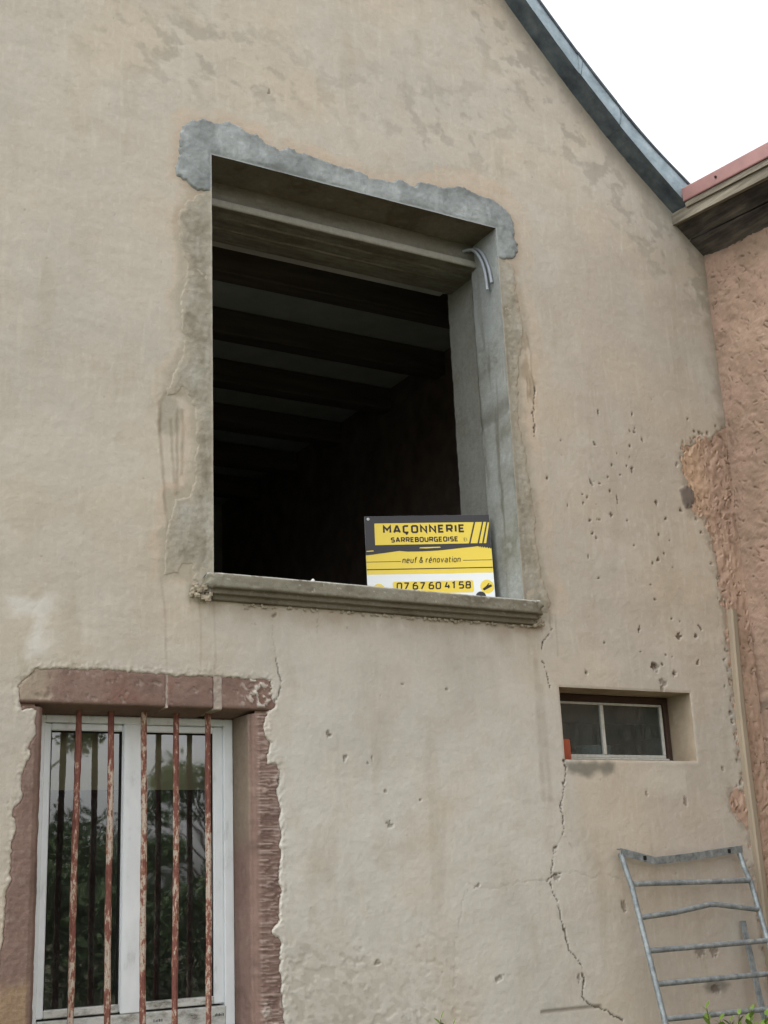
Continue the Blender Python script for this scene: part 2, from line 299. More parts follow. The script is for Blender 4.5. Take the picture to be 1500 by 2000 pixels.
# white window plastic, slightly dirty
t = NT('white_plastic'); n = t.noise(14, 6, 0.65, (1, 1, 0.4)); c = t.ramp(n, (0.22, srgb(186, 190, 188)), (0.42, srgb(226, 230, 232)), (0.7, srgb(236, 240, 242)))
t.surf(c, 0.38, 0, t.bump(t.noise(60, 2), 0.05, 0.002), 0.5)
t = NT('dirty_white'); n = t.noise(22, 7, 0.75, (0.5, 1, 1)); c = t.ramp(n, (0.3, srgb(66, 64, 58)), (0.4, srgb(150, 148, 140)), (0.55, srgb(198, 198, 192)))
t.surf(c, 0.5)
plain('old_white_paint', srgb(186, 186, 178), 0.6, 0, 0.18, 40, 0.3)
plain('brown_wood', srgb(62, 46, 38), 0.75, 0, 0.3, 40, 0.4, 0.003, 0.3, (0.3, 1, 1))
t = NT('grey_wood'); n = t.noise(34, 7, 0.7, (1, 0.06, 1)); c = t.ramp(n, (0.25, srgb(66, 62, 56)), (0.5, srgb(116, 110, 98)), (0.78, srgb(152, 146, 132)))
t.surf(c, 0.9, 0, t.bump(n, 0.6, 0.006), 0.2)
t = NT('dark_wood'); n = t.noise(30, 7, 0.7, (1, 0.06, 1)); n2 = t.noise(3.2, 4, 0.6, (1, 0.5, 1)); c = t.ramp(n, (0.25, srgb(46, 43, 42)), (0.5, srgb(84, 79, 74)), (0.78, srgb(122, 116, 106)))
c = t.mix(c, t.ramp(n2, (0.40, (0.34, 0.33, 0.35)), (0.58, 1.0)), 1.0, 'MULTIPLY'); t.surf(c, 0.9, 0, t.bump(n, 0.6, 0.006), 0.2)
plain('red_metal', srgb(134, 99, 96), 0.55, 0.0, 0.14, 9, 0.15, 0.004)
plain('beam_wood', srgb(84, 76, 70), 0.85, 0, 0.35, 20, 0.4, 0.004, 0.2, (0.1, 1, 1))
plain('ceiling_white', srgb(168, 170, 166), 0.95, 0, 0.15, 6)
plain('room_wall', srgb(140, 138, 134), 0.95, 0, 0.25, 4)
plain('brick_red_wall', srgb(112, 74, 58), 0.95, 0, 0.3, 9)
plain('old_brick_wall', srgb(108, 94, 84), 0.95, 0, 0.35, 6)
plain('dark_room', srgb(46, 44, 42), 0.95, 0, 0.3, 4)
plain('cream_cloth', srgb(214, 198, 158), 0.9, 0, 0.06, 20)
plain('cover_strip', srgb(142, 130, 112), 0.7, 0, 0.14, 12, 0.2, 0.002, 0.3, (1, 1, 0.3))
plain('grey_conduit', srgb(150, 156, 164), 0.5, 0, 0.08, 30)
plain('orange_brick', srgb(158, 82, 56), 0.92, 0, 0.2, 50, 0.5, 0.003)
plain('blue_plastic', srgb(120, 150, 158), 0.4, 0, 0.08, 10)
plain('pale_scrap', srgb(215, 215, 210), 0.5)
plain('sign_black', srgb(44, 43, 46), 0.45, 0, 0.05, 8, 0.03)
plain('sign_ink', srgb(40, 26, 20), 0.5, 0, 0.05, 8, 0.03)
plain('sign_yellow', srgb(228, 202, 74), 0.4, 0, 0.03, 6, 0.03)
plain('sign_white', srgb(226, 230, 230), 0.4, 0, 0.03, 6, 0.03)
plain('brass', srgb(190, 190, 184), 0.4, 0.6)
plain('hole_dark', srgb(24, 22, 20), 0.95)
plain('leaf_light', srgb(98, 124, 48), 0.5, 0, 0.3, 40, 0.1, 0.002, 0.4)
plain('leaf_dark', srgb(76, 94, 56), 0.6, 0, 0.4, 3, 0.1, 0.002, 0.4)
plain('bark', srgb(78, 66, 52), 0.95, 0, 0.3, 20, 0.6, 0.01)
t = NT('ground_gravel'); n = t.noise(3, 8, 0.7); c = t.ramp(n, (0.3, srgb(62, 72, 40)), (0.5, srgb(92, 92, 70)), (0.7, srgb(118, 112, 96)))
t.surf(c, 0.95, 0, t.bump(t.noise(60, 5), 0.8, 0.02), 0.2)
def glass(name, dirt, dirt_col, refl, wav=0.03, cloud=0.0):
    t = NT(name); tr = t.n('ShaderNodeBsdfTransparent'); tr.inputs[0].default_value = (0.86, 0.9, 0.89, 1)
    gl = t.n('ShaderNodeBsdfGlossy'); gl.inputs['Roughness'].default_value = 0.02
    t.l(t.bump(t.noise(2.6, 2), wav, 0.05), gl.inputs['Normal'])
    fr = t.n('ShaderNodeFresnel'); fr.inputs[0].default_value = refl
    mx = t.n('ShaderNodeMixShader'); t.l(fr.outputs[0], mx.inputs[0]); t.l(tr.outputs[0], mx.inputs[1]); t.l(gl.outputs[0], mx.inputs[2])
    df = t.n('ShaderNodeBsdfDiffuse'); df.inputs[0].default_value = (*dirt_col, 1)
    v = t.ramp(t.noise(30, 7, 0.75, (1, 1, 0.5)), (0.42, dirt*0.35), (0.66, dirt), (0.78, min(1, dirt*3.5)))
    if cloud: v = t.mix(v, t.ramp(t.noise(4, 4), (0.3, 0.0), (0.7, cloud)), 1.0, 'ADD')
    m2 = t.n('ShaderNodeMixShader'); t.l(v, m2.inputs[0]); t.l(mx.outputs[0], m2.inputs[1]); t.l(df.outputs[0], m2.inputs[2])
    t.l(m2.outputs[0], t.out.inputs[0])
glass('window_glass', 0.035, srgb(180, 184, 178), 2.45)
glass('dull_glass', 0.3, srgb(112, 120, 114), 1.6, 0.05, 0.14)

# ================================================================== the setting
def ground():
    n = 60; xs = np.concatenate([np.linspace(-300, -12, 8), np.linspace(-10, 14, n), np.linspace(16, 300, 8)])
    ys = np.concatenate([np.linspace(-300, -20, 10), np.linspace(-18, 0.5, n), np.linspace(2, 300, 8)])
    X, Y = np.meshgrid(xs, ys); Z = 0.02*fbm(X, Y, 1.5, 3, 5)-0.02
    o = sheet('ground', X, Y, Z, 'ground_gravel'); tag(o, 'gravel and thin grass at the foot of the house', kind='structure')
ground()

# ------------------------------------------------------------------ the rendered house
house = thing('house', 'old house with stained beige rendered gable and a large raw window opening', 'house', (2.5, 0, 0))
OX0, OX1, OZ0, OZ1 = 2.174, 3.889, 3.0, 5.15          # raw opening upstairs
LX0, LX1, LZ0, LZ1 = 1.433, 2.352, 1.02, 2.403        # barred window
SX0, SX1, SZ0, SZ1 = 4.077, 4.972, 2.203, 2.571       # small window
RIDGE = 1.25
def rake(x):
    """height of the verge's lower edge along the gable"""
    x = np.asarray(x, float); a = 0.17325*x*x-2.59628*x+14.4586
    k = 2*0.17325*4.1-2.59628; b = (0.17325*4.1**2-2.59628*4.1+14.4586)+k*(x-4.1)
    return np.where(x > 4.1, a, b)
def gable(x): return rake(np.where(x < RIDGE, 2*RIDGE-x, x))

def base_h(x, z):
    return 0.0045*fbm(x, z, 1.1, 3, 1)+0.0022*fbm(x*0.6+z*0.3, z, 0.16, 3, 4)+0.0007*fbm(x, z, 0.035, 2, 9)
LINT = LINTEL_MORTAR+[(OX1, 4.93), (OX1, OZ1), (OX0, OZ1), (OX0, 4.93)]
LEFT = LEFT_MORTAR+[(OX0+0.03, 2.93), (OX0+0.03, 4.98)]
RIGHT = RIGHT_MORTAR+[(OX1-0.03, 2.95), (OX1-0.03, 4.98)]
STRIP_X = 5.325
PINK = PINK_ZONE+[(5.312, 2.9), (5.312, 0.2), (5.7, 0.2), (5.7, 4.2)]

def mortar_sd(x, z):
    w = 0.012*fbm(x, z, 0.07, 3, 21)+0.007*fbm(x, z, 0.02, 3, 22)
    return np.maximum.reduce([poly_sd(x, z, LINT), poly_sd(x, z, LEFT), poly_sd(x, z, RIGHT)])+w
def stone_sd(x, z):
    w = 0.011*fbm(x, z, 0.06, 3, 23)+0.0055*fbm(x, z, 0.02, 3, 24)
    return np.maximum.reduce([poly_sd(x, z, STONE_LINTEL), poly_sd(x, z, STONE_RIGHT), poly_sd(x, z, STONE_LEFT)])+w

def facade():
    xs = [np.linspace(-3.9, 0.9, 16)[:-1]]; x = 0.9; fx = []
    while x < 5.5: fx.append(x); x += 0.0044+0.0021*(x-0.9)/4.6
    xs = np.unique(np.round(np.concatenate(xs+[fx, [5.5, SX0, SX1]]), 5))
    zs = np.unique(np.round(np.concatenate([np.linspace(0, 0.75, 6)[:-1], np.arange(0.75, 3.2, 0.0056), np.arange(3.2, 7.0, 0.0078), np.linspace(7.0, 10.4, 18), [SZ0, SZ1]]), 5))
    X, Z = np.meshgrid(xs, zs)
    h = base_h(X, Z); n = X.shape
    c = np.broadcast_to(srgb(179, 171, 158), n+(3,)).copy()
    # broad tone of the limewash: greyer low and centre, warmer to the left, darker to the right
    f1 = fbm(X, Z, 0.9, 4, 31); f2 = fbm(X, Z, 0.3, 4, 33); f3 = fbm(X*2.2, Z*0.5, 0.35, 4, 35); f4 = fbm(X, Z, 0.09, 4, 37); f5 = fbm(X*3, Z*0.35, 0.12, 3, 38)
    c = mixc(c, srgb(190, 187, 178), sst(3.3, 2.2, Z)*sst(2.0, 2.6, X)*sst(4.9, 3.9, X)*0.95)
    c = mixc(c, srgb(174, 164, 151), sst(3.6, 5.0, X)*sst(5.9, 5.2, Z)*0.8)
    c = mixc(c, srgb(184, 170, 150), sst(0.0, 0.5, f1)*0.55)
    c = mixc(c, srgb(170, 166, 156), sst(0.0, 0.6, -f1+0.3*f2)*0.6)
    c = mixc(c, srgb(190, 183, 171), sst(0.1, 0.6, f2+0.3*f4)*0.28)
    c = mixc(c, srgb(162, 150, 135), sst(0.1, 0.7, -f2+0.4*f4)*0.26)
    c = mixc(c, srgb(158, 148, 130), sst(0.2, 0.7, f3)*0.28)
    c = mixc(c, srgb(194, 188, 174), sst(0.25, 0.7, f5)*0.22)
    f6 = fbm(X, Z, 0.035, 3, 42); f7 = fbm(X*1.6, Z*0.4, 0.03, 3, 44)
    c = mixc(c, srgb(160, 152, 138), sst(0.3, 0.7, f6+0.3*f2)*0.10); c = mixc(c, srgb(200, 195, 184), sst(0.42, 0.7, f7+0.15*f1)*0.22)
    c *= (1+0.014*f4+0.012*fbm(X, Z, 0.025, 2, 39))[..., None]
    # pale horizontal band on the left, grey blotches high up and below the verge
    c = mixc(c, srgb(184, 178, 166), np.exp(-((Z-3.45-0.04*f2)/0.14)**2)*sst(2.2, 1.7, X)*0.7)
    d_v = (gable(X)-Z)*0.72
    blot = sst(0.02, 0.40, fbm(X*0.9+Z*0.55, Z-X*0.25, 0.13, 5, 41)+0.35*f2+0.18*f6)
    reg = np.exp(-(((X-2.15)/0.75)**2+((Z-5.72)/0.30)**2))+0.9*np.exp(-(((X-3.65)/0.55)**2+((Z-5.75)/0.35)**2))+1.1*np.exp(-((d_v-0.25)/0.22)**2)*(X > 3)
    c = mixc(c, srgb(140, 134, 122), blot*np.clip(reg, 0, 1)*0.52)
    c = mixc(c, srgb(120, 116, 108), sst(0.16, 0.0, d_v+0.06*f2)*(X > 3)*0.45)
    c = mixc(c, srgb(122, 108, 92), sst(0.09, 0.0, 5.5-X+0.04*f4)*0.5)
    h += -0.0012*blot*np.clip(reg, 0, 1)
    # mortar surround: halo of scraped, cleaner ochre render
    sm = mortar_sd(X, Z)
    wide = np.where(X > 3.5, 0.13, 0.075)
    halo = sst(-wide, -wide*0.75, sm+0.03*f2+0.01*f4)*(Z > 2.95)
    c = mixc(c, srgb(184, 165, 143), halo*np.clip(0.32+0.5*f2, 0, 0.6))
    c = mixc(c, srgb(148, 142, 127), sst(-0.055, -0.002, sm+0.035*f2+0.02*f4)*(Z < 4.95)*(Z > 2.9)*0.6)
    c = mixc(c, srgb(172, 152, 130), sst(-0.035, -0.004, sm+0.03*f4)*sst(4.6, 4.75, Z)*0.4)
    # old render round the stones: broken, pale, crumbly rim
    ss = stone_sd(X, Z)
    rim = sst(-0.05, -0.004, ss)*(ss < 0.02)
    lump = fbm(X, Z, 0.016, 3, 51)+0.6*fbm(X, Z, 0.06, 2, 52)
    c = mixc(c, srgb(192, 187, 176), sst(-0.045, 0.0, ss+0.03*f4)*sst(0.15, 0.6, lump)*0.6)
    h += rim*0.0035*lump
    h += np.where(ss > -0.012, -sst(-0.008, 0.012, ss)*0.03, 0)
    c = mixc(c, srgb(150, 128, 112), sst(-0.004, 0.006, ss))
    # patchy peeling low in the middle
    pm = np.exp(-(((X-2.95)/0.5)**2+((Z-1.12)/0.33)**2))+0.6*np.exp(-(((X-2.62)/0.16)**2+((Z-1.3)/0.3)**2))
    pf = fbm(X*0.8+Z*0.4, Z, 0.042, 3, 61); pk = sst(0.05, 0.17, pf+0.35*(np.clip(pm, 0, 1)-0.75)+0.15*f2)
    h -= 0.0022*pk*np.clip(pm*1.6, 0, 1)*sst(-0.35, 0.3, fbm(X, Z, 0.25, 3, 63))
    c = mixc(c, srgb(162, 154, 138), pk*np.clip(pm, 0, 1)*0.35); c = mixc(c, srgb(186, 181, 168), (1-pk)*np.clip(pm, 0, 1)*0.4)
    # whitewash mark, smears and stains with their own outlines
    for P, rgb, k, soft, wob in ((WHITE_T, (204, 203, 195), 0.6, 0.03, 0.06), (GREY_SMEAR, (112, 108, 100), 0.8, 0.02, 0.04), (UNDER_SMALL, (112, 110, 100), 0.85, 0.02, 0.04), (SILL_STAIN, (138, 120, 100), 0.55, 0.02, 0.02), (SMEAR_L, (140, 128, 108), 0.6, 0.015, 0.06), (SMEAR_L2, (150, 144, 130), 0.7, 0.015, 0.05), (SMEAR_R, (146, 132, 110), 0.6, 0.012, 0.06)):
        sd = poly_sd(X, Z, P)+wob*0.5*f4; c = mixc(c, srgb(*rgb), sst(-soft, soft, sd)*k)
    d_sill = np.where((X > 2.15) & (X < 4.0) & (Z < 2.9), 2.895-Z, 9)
    c = mixc(c, srgb(140, 124, 104), sst(0.13, 0.0, d_sill+0.05*f2+0.03*f4)*0.5)  # below the sill: damp stain and the sill's shadow, painted in as one band
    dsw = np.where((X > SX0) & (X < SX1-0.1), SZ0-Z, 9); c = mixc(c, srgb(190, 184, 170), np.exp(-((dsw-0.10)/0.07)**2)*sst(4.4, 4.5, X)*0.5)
    for i, D in enumerate(DRIPS):
        w = 0.007 if i < 5 else 0.005
        if i in (14, 15): w = 0.014
        P = np.array(D); m = (X > P[:, 0].min()-0.08) & (X < P[:, 0].max()+0.08) & (Z > P[:, 1].min()-0.05) & (Z < P[:, 1].max()+0.05)
        d = seg_dist(X[m]+0.004*f4[m], Z[m], D); k = sst(w*1.9, w*0.2, d)*(0.6 if i in range(5) or i in range(9, 13) else 0.36)*np.clip(0.75+0.5*f4[m], 0.2, 1)
        c[m] = mixc(c[m], srgb(132, 120, 102), k)
        if i < 5 or 8 < i < 13: h[m] += 0.0015*sst(w*2, 0, d)
    # cracks: real grooves, dark inside
    def crack(L, w, depth, k):
        P = np.array(L); m = (X > P[:, 0].min()-0.06) & (X < P[:, 0].max()+0.06) & (Z > P[:, 1].min()-0.06) & (Z < P[:, 1].max()+0.06)
        wx = 0.012*fbm(X[m], Z[m], 0.06, 4, 71)+0.006*fbm(X[m], Z[m], 0.018, 2, 72); wz = 0.010*fbm(X[m], Z[m], 0.04, 3, 73)
        d = seg_dist(X[m]+wx, Z[m]+wz, L); ww = w*np.clip(1+1.1*fbm(X[m], Z[m], 0.07, 3, 75), 0.35, 2); g = sst(ww*1.25, ww*0.25, d)
        h[m] -= depth*g; c[m] = mixc(c[m], srgb(66, 58, 50), g*k); c[m] = mixc(c[m], srgb(190, 182, 168), np.exp(-((d-0.012)/0.007)**2)*0.08)
    for k, L in enumerate(CRACKS): crack(L, 0.0033 if k != 5 else 0.0026, 0.007, 0.92 if k != 5 else 0.6)
    for L in FINE_CRACKS: crack(L, 0.0025, 0.0012, 0.17)
    d = seg_dist(X, Z, LEDGE); h -= 0.004*sst(0.012, 0.0, d); c = mixc(c, srgb(110, 100, 86), sst(0.016, 0.002, d)*0.6)
    # chipped spots
    extra = []
    for k in range(90):
        extra.append((rng.uniform(1.0, 5.45), rng.uniform(0.9, 6.2), rng.uniform(0.0022, 0.0045), rng.uniform(0.003, 0.006), rng.uniform(-40, 40)))
    crumb = []
    for (ax, az), (bx, bz) in zip(PINK_ZONE[1:-1], PINK_ZONE[2:]):
        for k in range(int(math.hypot(bx-ax, bz-az)/0.028)+1):
            t = rng.random(); crumb.append((ax+(bx-ax)*t+rng.gauss(-0.02, 0.022), az+(bz-az)*t+rng.gauss(0.01, 0.02), rng.uniform(0.005, 0.013), rng.uniform(0.005, 0.013), rng.uniform(-60, 60)))
    for k in range(60): crumb.append((5.30-abs(rng.gauss(0, 0.022)), rng.uniform(1.2, 3.0), rng.uniform(0.004, 0.009), rng.uniform(0.005, 0.014), rng.uniform(-30, 30)))
    for j, (cx, cz, rx, rz, an) in enumerate(CHIPS+crumb+extra):
        R = max(rx, rz)*2.6+0.012; m = (np.abs(X-cx) < R) & (np.abs(Z-cz) < R)
        if not m.any(): continue
        a = math.radians(an); dx, dz = X[m]-cx, Z[m]-cz
        u, v = dx*math.cos(a)-dz*math.sin(a), dx*math.sin(a)+dz*math.cos(a)
        rx, rz = max(rx, 0.0036), max(rz, 0.0042)
        q = np.hypot(u/rx, v/rz)+0.8*fbm(X[m], Z[m], 0.014, 2, 81)
        real = j < len(CHIPS)+len(crumb); g = sst(1.15, 0.8, q)
        h[m] -= (0.006 if real else 0.002)*g; c[m] = mixc(c[m], srgb(90, 76, 65), g*((0.9 if j < 67 else 0.5) if real else 0.25))
    # render torn away beside the neighbour's wall
    sp = np.maximum(poly_sd(X, Z, PINK), poly_sd(X, Z, PINK_SPOT))+0.02*f4+0.02*fbm(X, Z, 0.025, 3, 83)
    h += np.where(sp > -0.03, -sst(-0.006, 0.012, sp)*0.012, 0)
    c = mixc(c, srgb(120, 108, 94), sst(-0.06, -0.005, sp+0.03*f4)*0.45); c = mixc(c, srgb(150, 124, 104), sst(-0.006, 0.004, sp))
    sb = poly_sd(X, Z, STONE_BLOB)+0.01*f4; c = mixc(c, srgb(112, 102, 94), sst(-0.006, 0.004, sb)); h += 0.006*sst(-0.004, 0.01, sb)
    # softened arris round the small window
    ds = np.maximum(np.maximum(SX0-X, X-SX1), np.maximum(SZ0-Z, Z-SZ1)); h -= 0.003*sst(0.012, 0.0, ds)*(ds >= -1e-4)
    h = np.where(X < 0.9, 0.0, h)
    # openings and gable edge
    cx = (X[:-1, :-1]+X[1:, 1:])/2; cz = (Z[:-1, :-1]+Z[1:, 1:])/2
    keep = cz < gable(cx)+0.07
    keep &= ~((cx > OX0-0.012) & (cx < OX1+0.012) & (cz > 2.90) & (cz < OZ1+0.012))
    keep &= ~((cx > LX0-0.03) & (cx < LX1+0.03) & (cz > LZ0-0.1) & (cz < LZ1+0.03))
    keep &= ~((cx > SX0) & (cx < SX1) & (cz > SZ0) & (cz < SZ1))
    keep &= ~(ss[:-1, :-1] > 0.03)
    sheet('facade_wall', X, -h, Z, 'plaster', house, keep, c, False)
facade()

# ------------------------------------------------------------------ mortar round the raw opening
def mortar_patch(name, poly, x0, x1, z0, z1, tone, thick, seed, label, edge=None):
    xs = np.unique(np.round(np.concatenate([np.arange(x0, x1, 0.0055), [v for v in (OX0, OX1) if x0 < v < x1]]), 5))
    zs = np.unique(np.round(np.concatenate([np.arange(z0, z1, 0.0065), [v for v in (OZ1,) if z0 < v < z1]]), 5))
    X, Z = np.meshgrid(xs, zs)
    sd = poly_sd(X, Z, poly)+0.012*fbm(X, Z, 0.07, 3, 21)+0.007*fbm(X, Z, 0.02, 3, 22)
    h = mortar_h(X, Z)*0+base_h(X, Z)-0.012+(0.012+thick)*sst(-0.006, 0.012, sd)+0.004*fbm(X, Z, 0.16, 3, seed)*sst(0, 0.04, sd)+0.0018*fbm(X, Z, 0.03, 3, seed+2)*sst(0, 0.02, sd)
    # at the arris the mortar is struck flush so that it meets the reveal
    de = np.maximum(np.maximum(OX0-X, X-OX1), Z-OZ1); ar = sst(0.03, 0.0, de)*(de > -0.02)
    h = h*(1-ar)+mortar_h(X, Z)*ar
    a, b, d_, l_ = (srgb(*q) for q in tone)
    f1 = fbm(X, Z, 0.22, 4, seed+5); f2 = fbm(X, Z, 0.07, 4, seed+6); f3 = fbm(X*2.5, Z*0.6, 0.12, 3, seed+8)
    c = np.broadcast_to(a, X.shape+(3,)).copy(); c = mixc(c, b, sst(-0.1, 0.5, f1)*0.8); c = mixc(c, d_, sst(0.1, 0.6, -f1+0.5*f2)*0.7)
    c = mixc(c, l_, sst(0.2, 0.8, f1*0.5+f3)*0.4); c = mixc(c, d_ if edge is None else srgb(*edge), sst(0.03 if edge is None else 0.06, -0.006, sd+0.03*f2)*(0.6 if edge is None else 0.8)); c = mixc(c, d_, sst(0.3, 0.7, -f2)*0.25)
    c = mixc(c, l_, sst(0.012, 0.0, de+0.006*f2)*(de > -0.01)*0.5)
    keep = ~(((X[:-1, :-1]+X[1:, 1:])/2 > OX0) & ((X[:-1, :-1]+X[1:, 1:])/2 < OX1) & ((Z[:-1, :-1]+Z[1:, 1:])/2 < OZ1))
    keep &= np.maximum.reduce([sd[:-1, :-1], sd[1:, 1:], sd[:-1, 1:], sd[1:, :-1]]) > -0.012
    o = sheet(name, X, -h, Z, 'mortar', house, keep, c); o['label'] = label
def mortar_h(x, z): return 0.006+0.0016*fbm(x, z, 0.12, 2, 91)
BEIGE = ((148, 143, 129), (158, 154, 142), (126, 119, 104), (170, 167, 157))
BLUE = ((134, 139, 138), (152, 157, 156), (110, 114, 112), (172, 177, 177))
mortar_patch('jamb_mortar', LEFT, 1.8, OX0+0.01, 2.9, 5.02, BEIGE, 0.0025, 101, 'beige grey mortar smeared down the left side of the opening', (166, 156, 140))
mortar_patch('jamb_mortar', RIGHT, OX1-0.01, 4.2, 2.86, 5.02, BEIGE, 0.0025, 111, 'beige grey mortar down the right side of the opening', (164, 153, 136))
mortar_patch('lintel_mortar', LINT, 1.85, 4.12, 4.86, 5.42, BLUE, 0.010, 121, 'smooth blue grey mortar band above the opening')

def conc_col(U, V, seed, tone):
    a, b, d_, l_ = (srgb(*q) for q in tone); f1 = fbm(U, V, 0.28, 4, seed); f2 = fbm(U, V, 0.08, 4, seed+3); f3 = fbm(U, V, 0.03, 3, seed+6)
    c = np.broadcast_to(a, U.shape+(3,)).copy(); c = mixc(c, b, sst(0, 0.5, f1)*0.7); c = mixc(c, d_, sst(0.05, 0.55, -f1+0.4*f2)*0.7); c = mixc(c, l_, sst(0.3, 0.7, f2)*0.4)
    return c*(1+0.06*f3)[..., None]
CONC = ((140, 142, 136), (154, 158, 154), (112, 111, 100), (168, 172, 170))
def jamb_reveal(side):
    zs = np.arange(2.96, OZ1+0.001, 0.0075); zs[-1] = OZ1
    prof = [(0.0, v) for v in np.linspace(0, 0.262, 40)]+[(-v, 0.262) for v in np.linspace(0.004, 0.038, 6)]+[(-0.038, v) for v in np.linspace(0.268, 0.572, 40)]
    P = np.array(prof); A, Zg = np.meshgrid(np.arange(len(P)), zs); off, Y = P[A, 0], P[A, 1].copy()
    xe = OX1 if side > 0 else OX0; E = np.full(A.shape, xe)
    Y = np.where(A == 0, -mortar_h(E, Zg), Y)
    step = 0.006*fbm(Zg, Zg*0, 0.06, 3, 131)*((off < 0) | (np.abs(Y-0.262) < 0.004))
    X = xe-side*(off+(0.003*fbm(Y, Zg, 0.2, 3, 133)+0.001*fbm(Y, Zg, 0.03, 2, 134))*(A > 0)); Y = Y+step
    c = conc_col(Y, Zg, 141, CONC)
    # long damp trowel marks on the outer part, cold joint half way up
    dm = sst(0.15, 0.5, fbm(Y*3, Zg*0.35, 0.22, 4, 151)); c = mixc(c, srgb(104, 102, 90), dm*(off > -0.01)*0.75)
    j = 4.02+0.12*(0.262-Y)+0.02*fbm(Y, Zg, 0.1, 2, 153); c = mixc(c, srgb(98, 96, 86), np.exp(-((Zg-j-0.05)/0.06)**2)*(off > -0.01)*(Zg > j)*0.7)
    c = mixc(c, srgb(112, 104, 84), np.exp(-(((Zg-4.33)/0.05)**2+((Y-0.30)/0.03)**2))*(off < -0.01)*0.9)
    c = mixc(c, srgb(128, 127, 118), (off < -0.01)*0.6); c = mixc(c, srgb(156, 162, 162), (off > -0.01)*sst(4.2, 4.8, Zg)*0.5)
    c = mixc(c, srgb(104, 92, 74), sst(0.35, 0.7, fbm(Y, Zg*0.6, 0.07, 3, 155))*np.exp(-((Y-0.285)/0.03)**2)*(off < -0.005)*0.8)
    sheet('jamb_reveal', X, Y, Zg, 'concrete', house, None, c, side > 0)
jamb_reveal(1); jamb_reveal(-1)
def lintel_soffit():
    xs = np.linspace(OX0, OX1, 230); ys = np.concatenate([[0], np.linspace(0.006, 0.232, 30)]); Xg, Y = np.meshgrid(xs, ys)
    E = np.full(Xg.shape, OZ1); Yw = np.where(Y == 0, -mortar_h(Xg, E), Y)
    Z = OZ1+(0.002*fbm(Xg, Y, 0.15, 3, 161))*(Y > 0)
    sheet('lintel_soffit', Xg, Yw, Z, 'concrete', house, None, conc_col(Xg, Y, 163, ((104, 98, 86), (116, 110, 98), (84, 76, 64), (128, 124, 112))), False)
    # cast lintel behind it: rubbed face, pale lower fillet, board marked underside
    prof = [(0.228, 5.17), (0.226, 5.12), (0.222, 5.075), (0.219, 5.044), (0.205, 5.040), (0.203, 5.035), (0.203, 5.010), (0.206, 5.002), (0.215, 5.0)]
    prof += [(0.27, 4.998), (0.30, 4.998), (0.302, 4.995), (0.36, 4.994), (0.40, 4.994), (0.403, 4.989), (0.408, 4.989), (0.411, 4.994), (0.46, 4.992), (0.50, 4.991), (0.535, 4.990), (0.54, 4.995), (0.54, 5.3)]
    P = []
    for (a, b), (c_, d_) in zip(prof[:-1], prof[1:]):
        k = max(1, int(math.hypot(c_-a, d_-b)/0.012)); P += [(a+(c_-a)*i/k, b+(d_-b)*i/k) for i in range(k)]
    P = np.array(P+[prof[-1]]); xs = np.linspace(OX0-0.05, OX1+0.05, 240); A, Xg = np.meshgrid(np.arange(len(P)), xs, indexing='ij')
    Y, Z = P[A, 0], P[A, 1]; S = Y-Z
    nz = 0.0022*fbm(Xg, S, 0.2, 3, 165)+0.001*fbm(Xg, S*4, 0.04, 3, 166)
    c = conc_col(Xg*0.4, S*3, 167, ((112, 109, 99), (124, 121, 111), (90, 84, 72), (138, 135, 125)))
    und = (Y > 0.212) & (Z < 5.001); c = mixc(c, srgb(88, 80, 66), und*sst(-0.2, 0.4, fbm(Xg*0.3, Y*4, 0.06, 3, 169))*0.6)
    fil = (Z < 5.042) & (Y < 0.21); c = mixc(c, srgb(158, 156, 146), fil*0.75)
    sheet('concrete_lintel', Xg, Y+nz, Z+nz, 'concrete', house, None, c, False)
lintel_soffit()
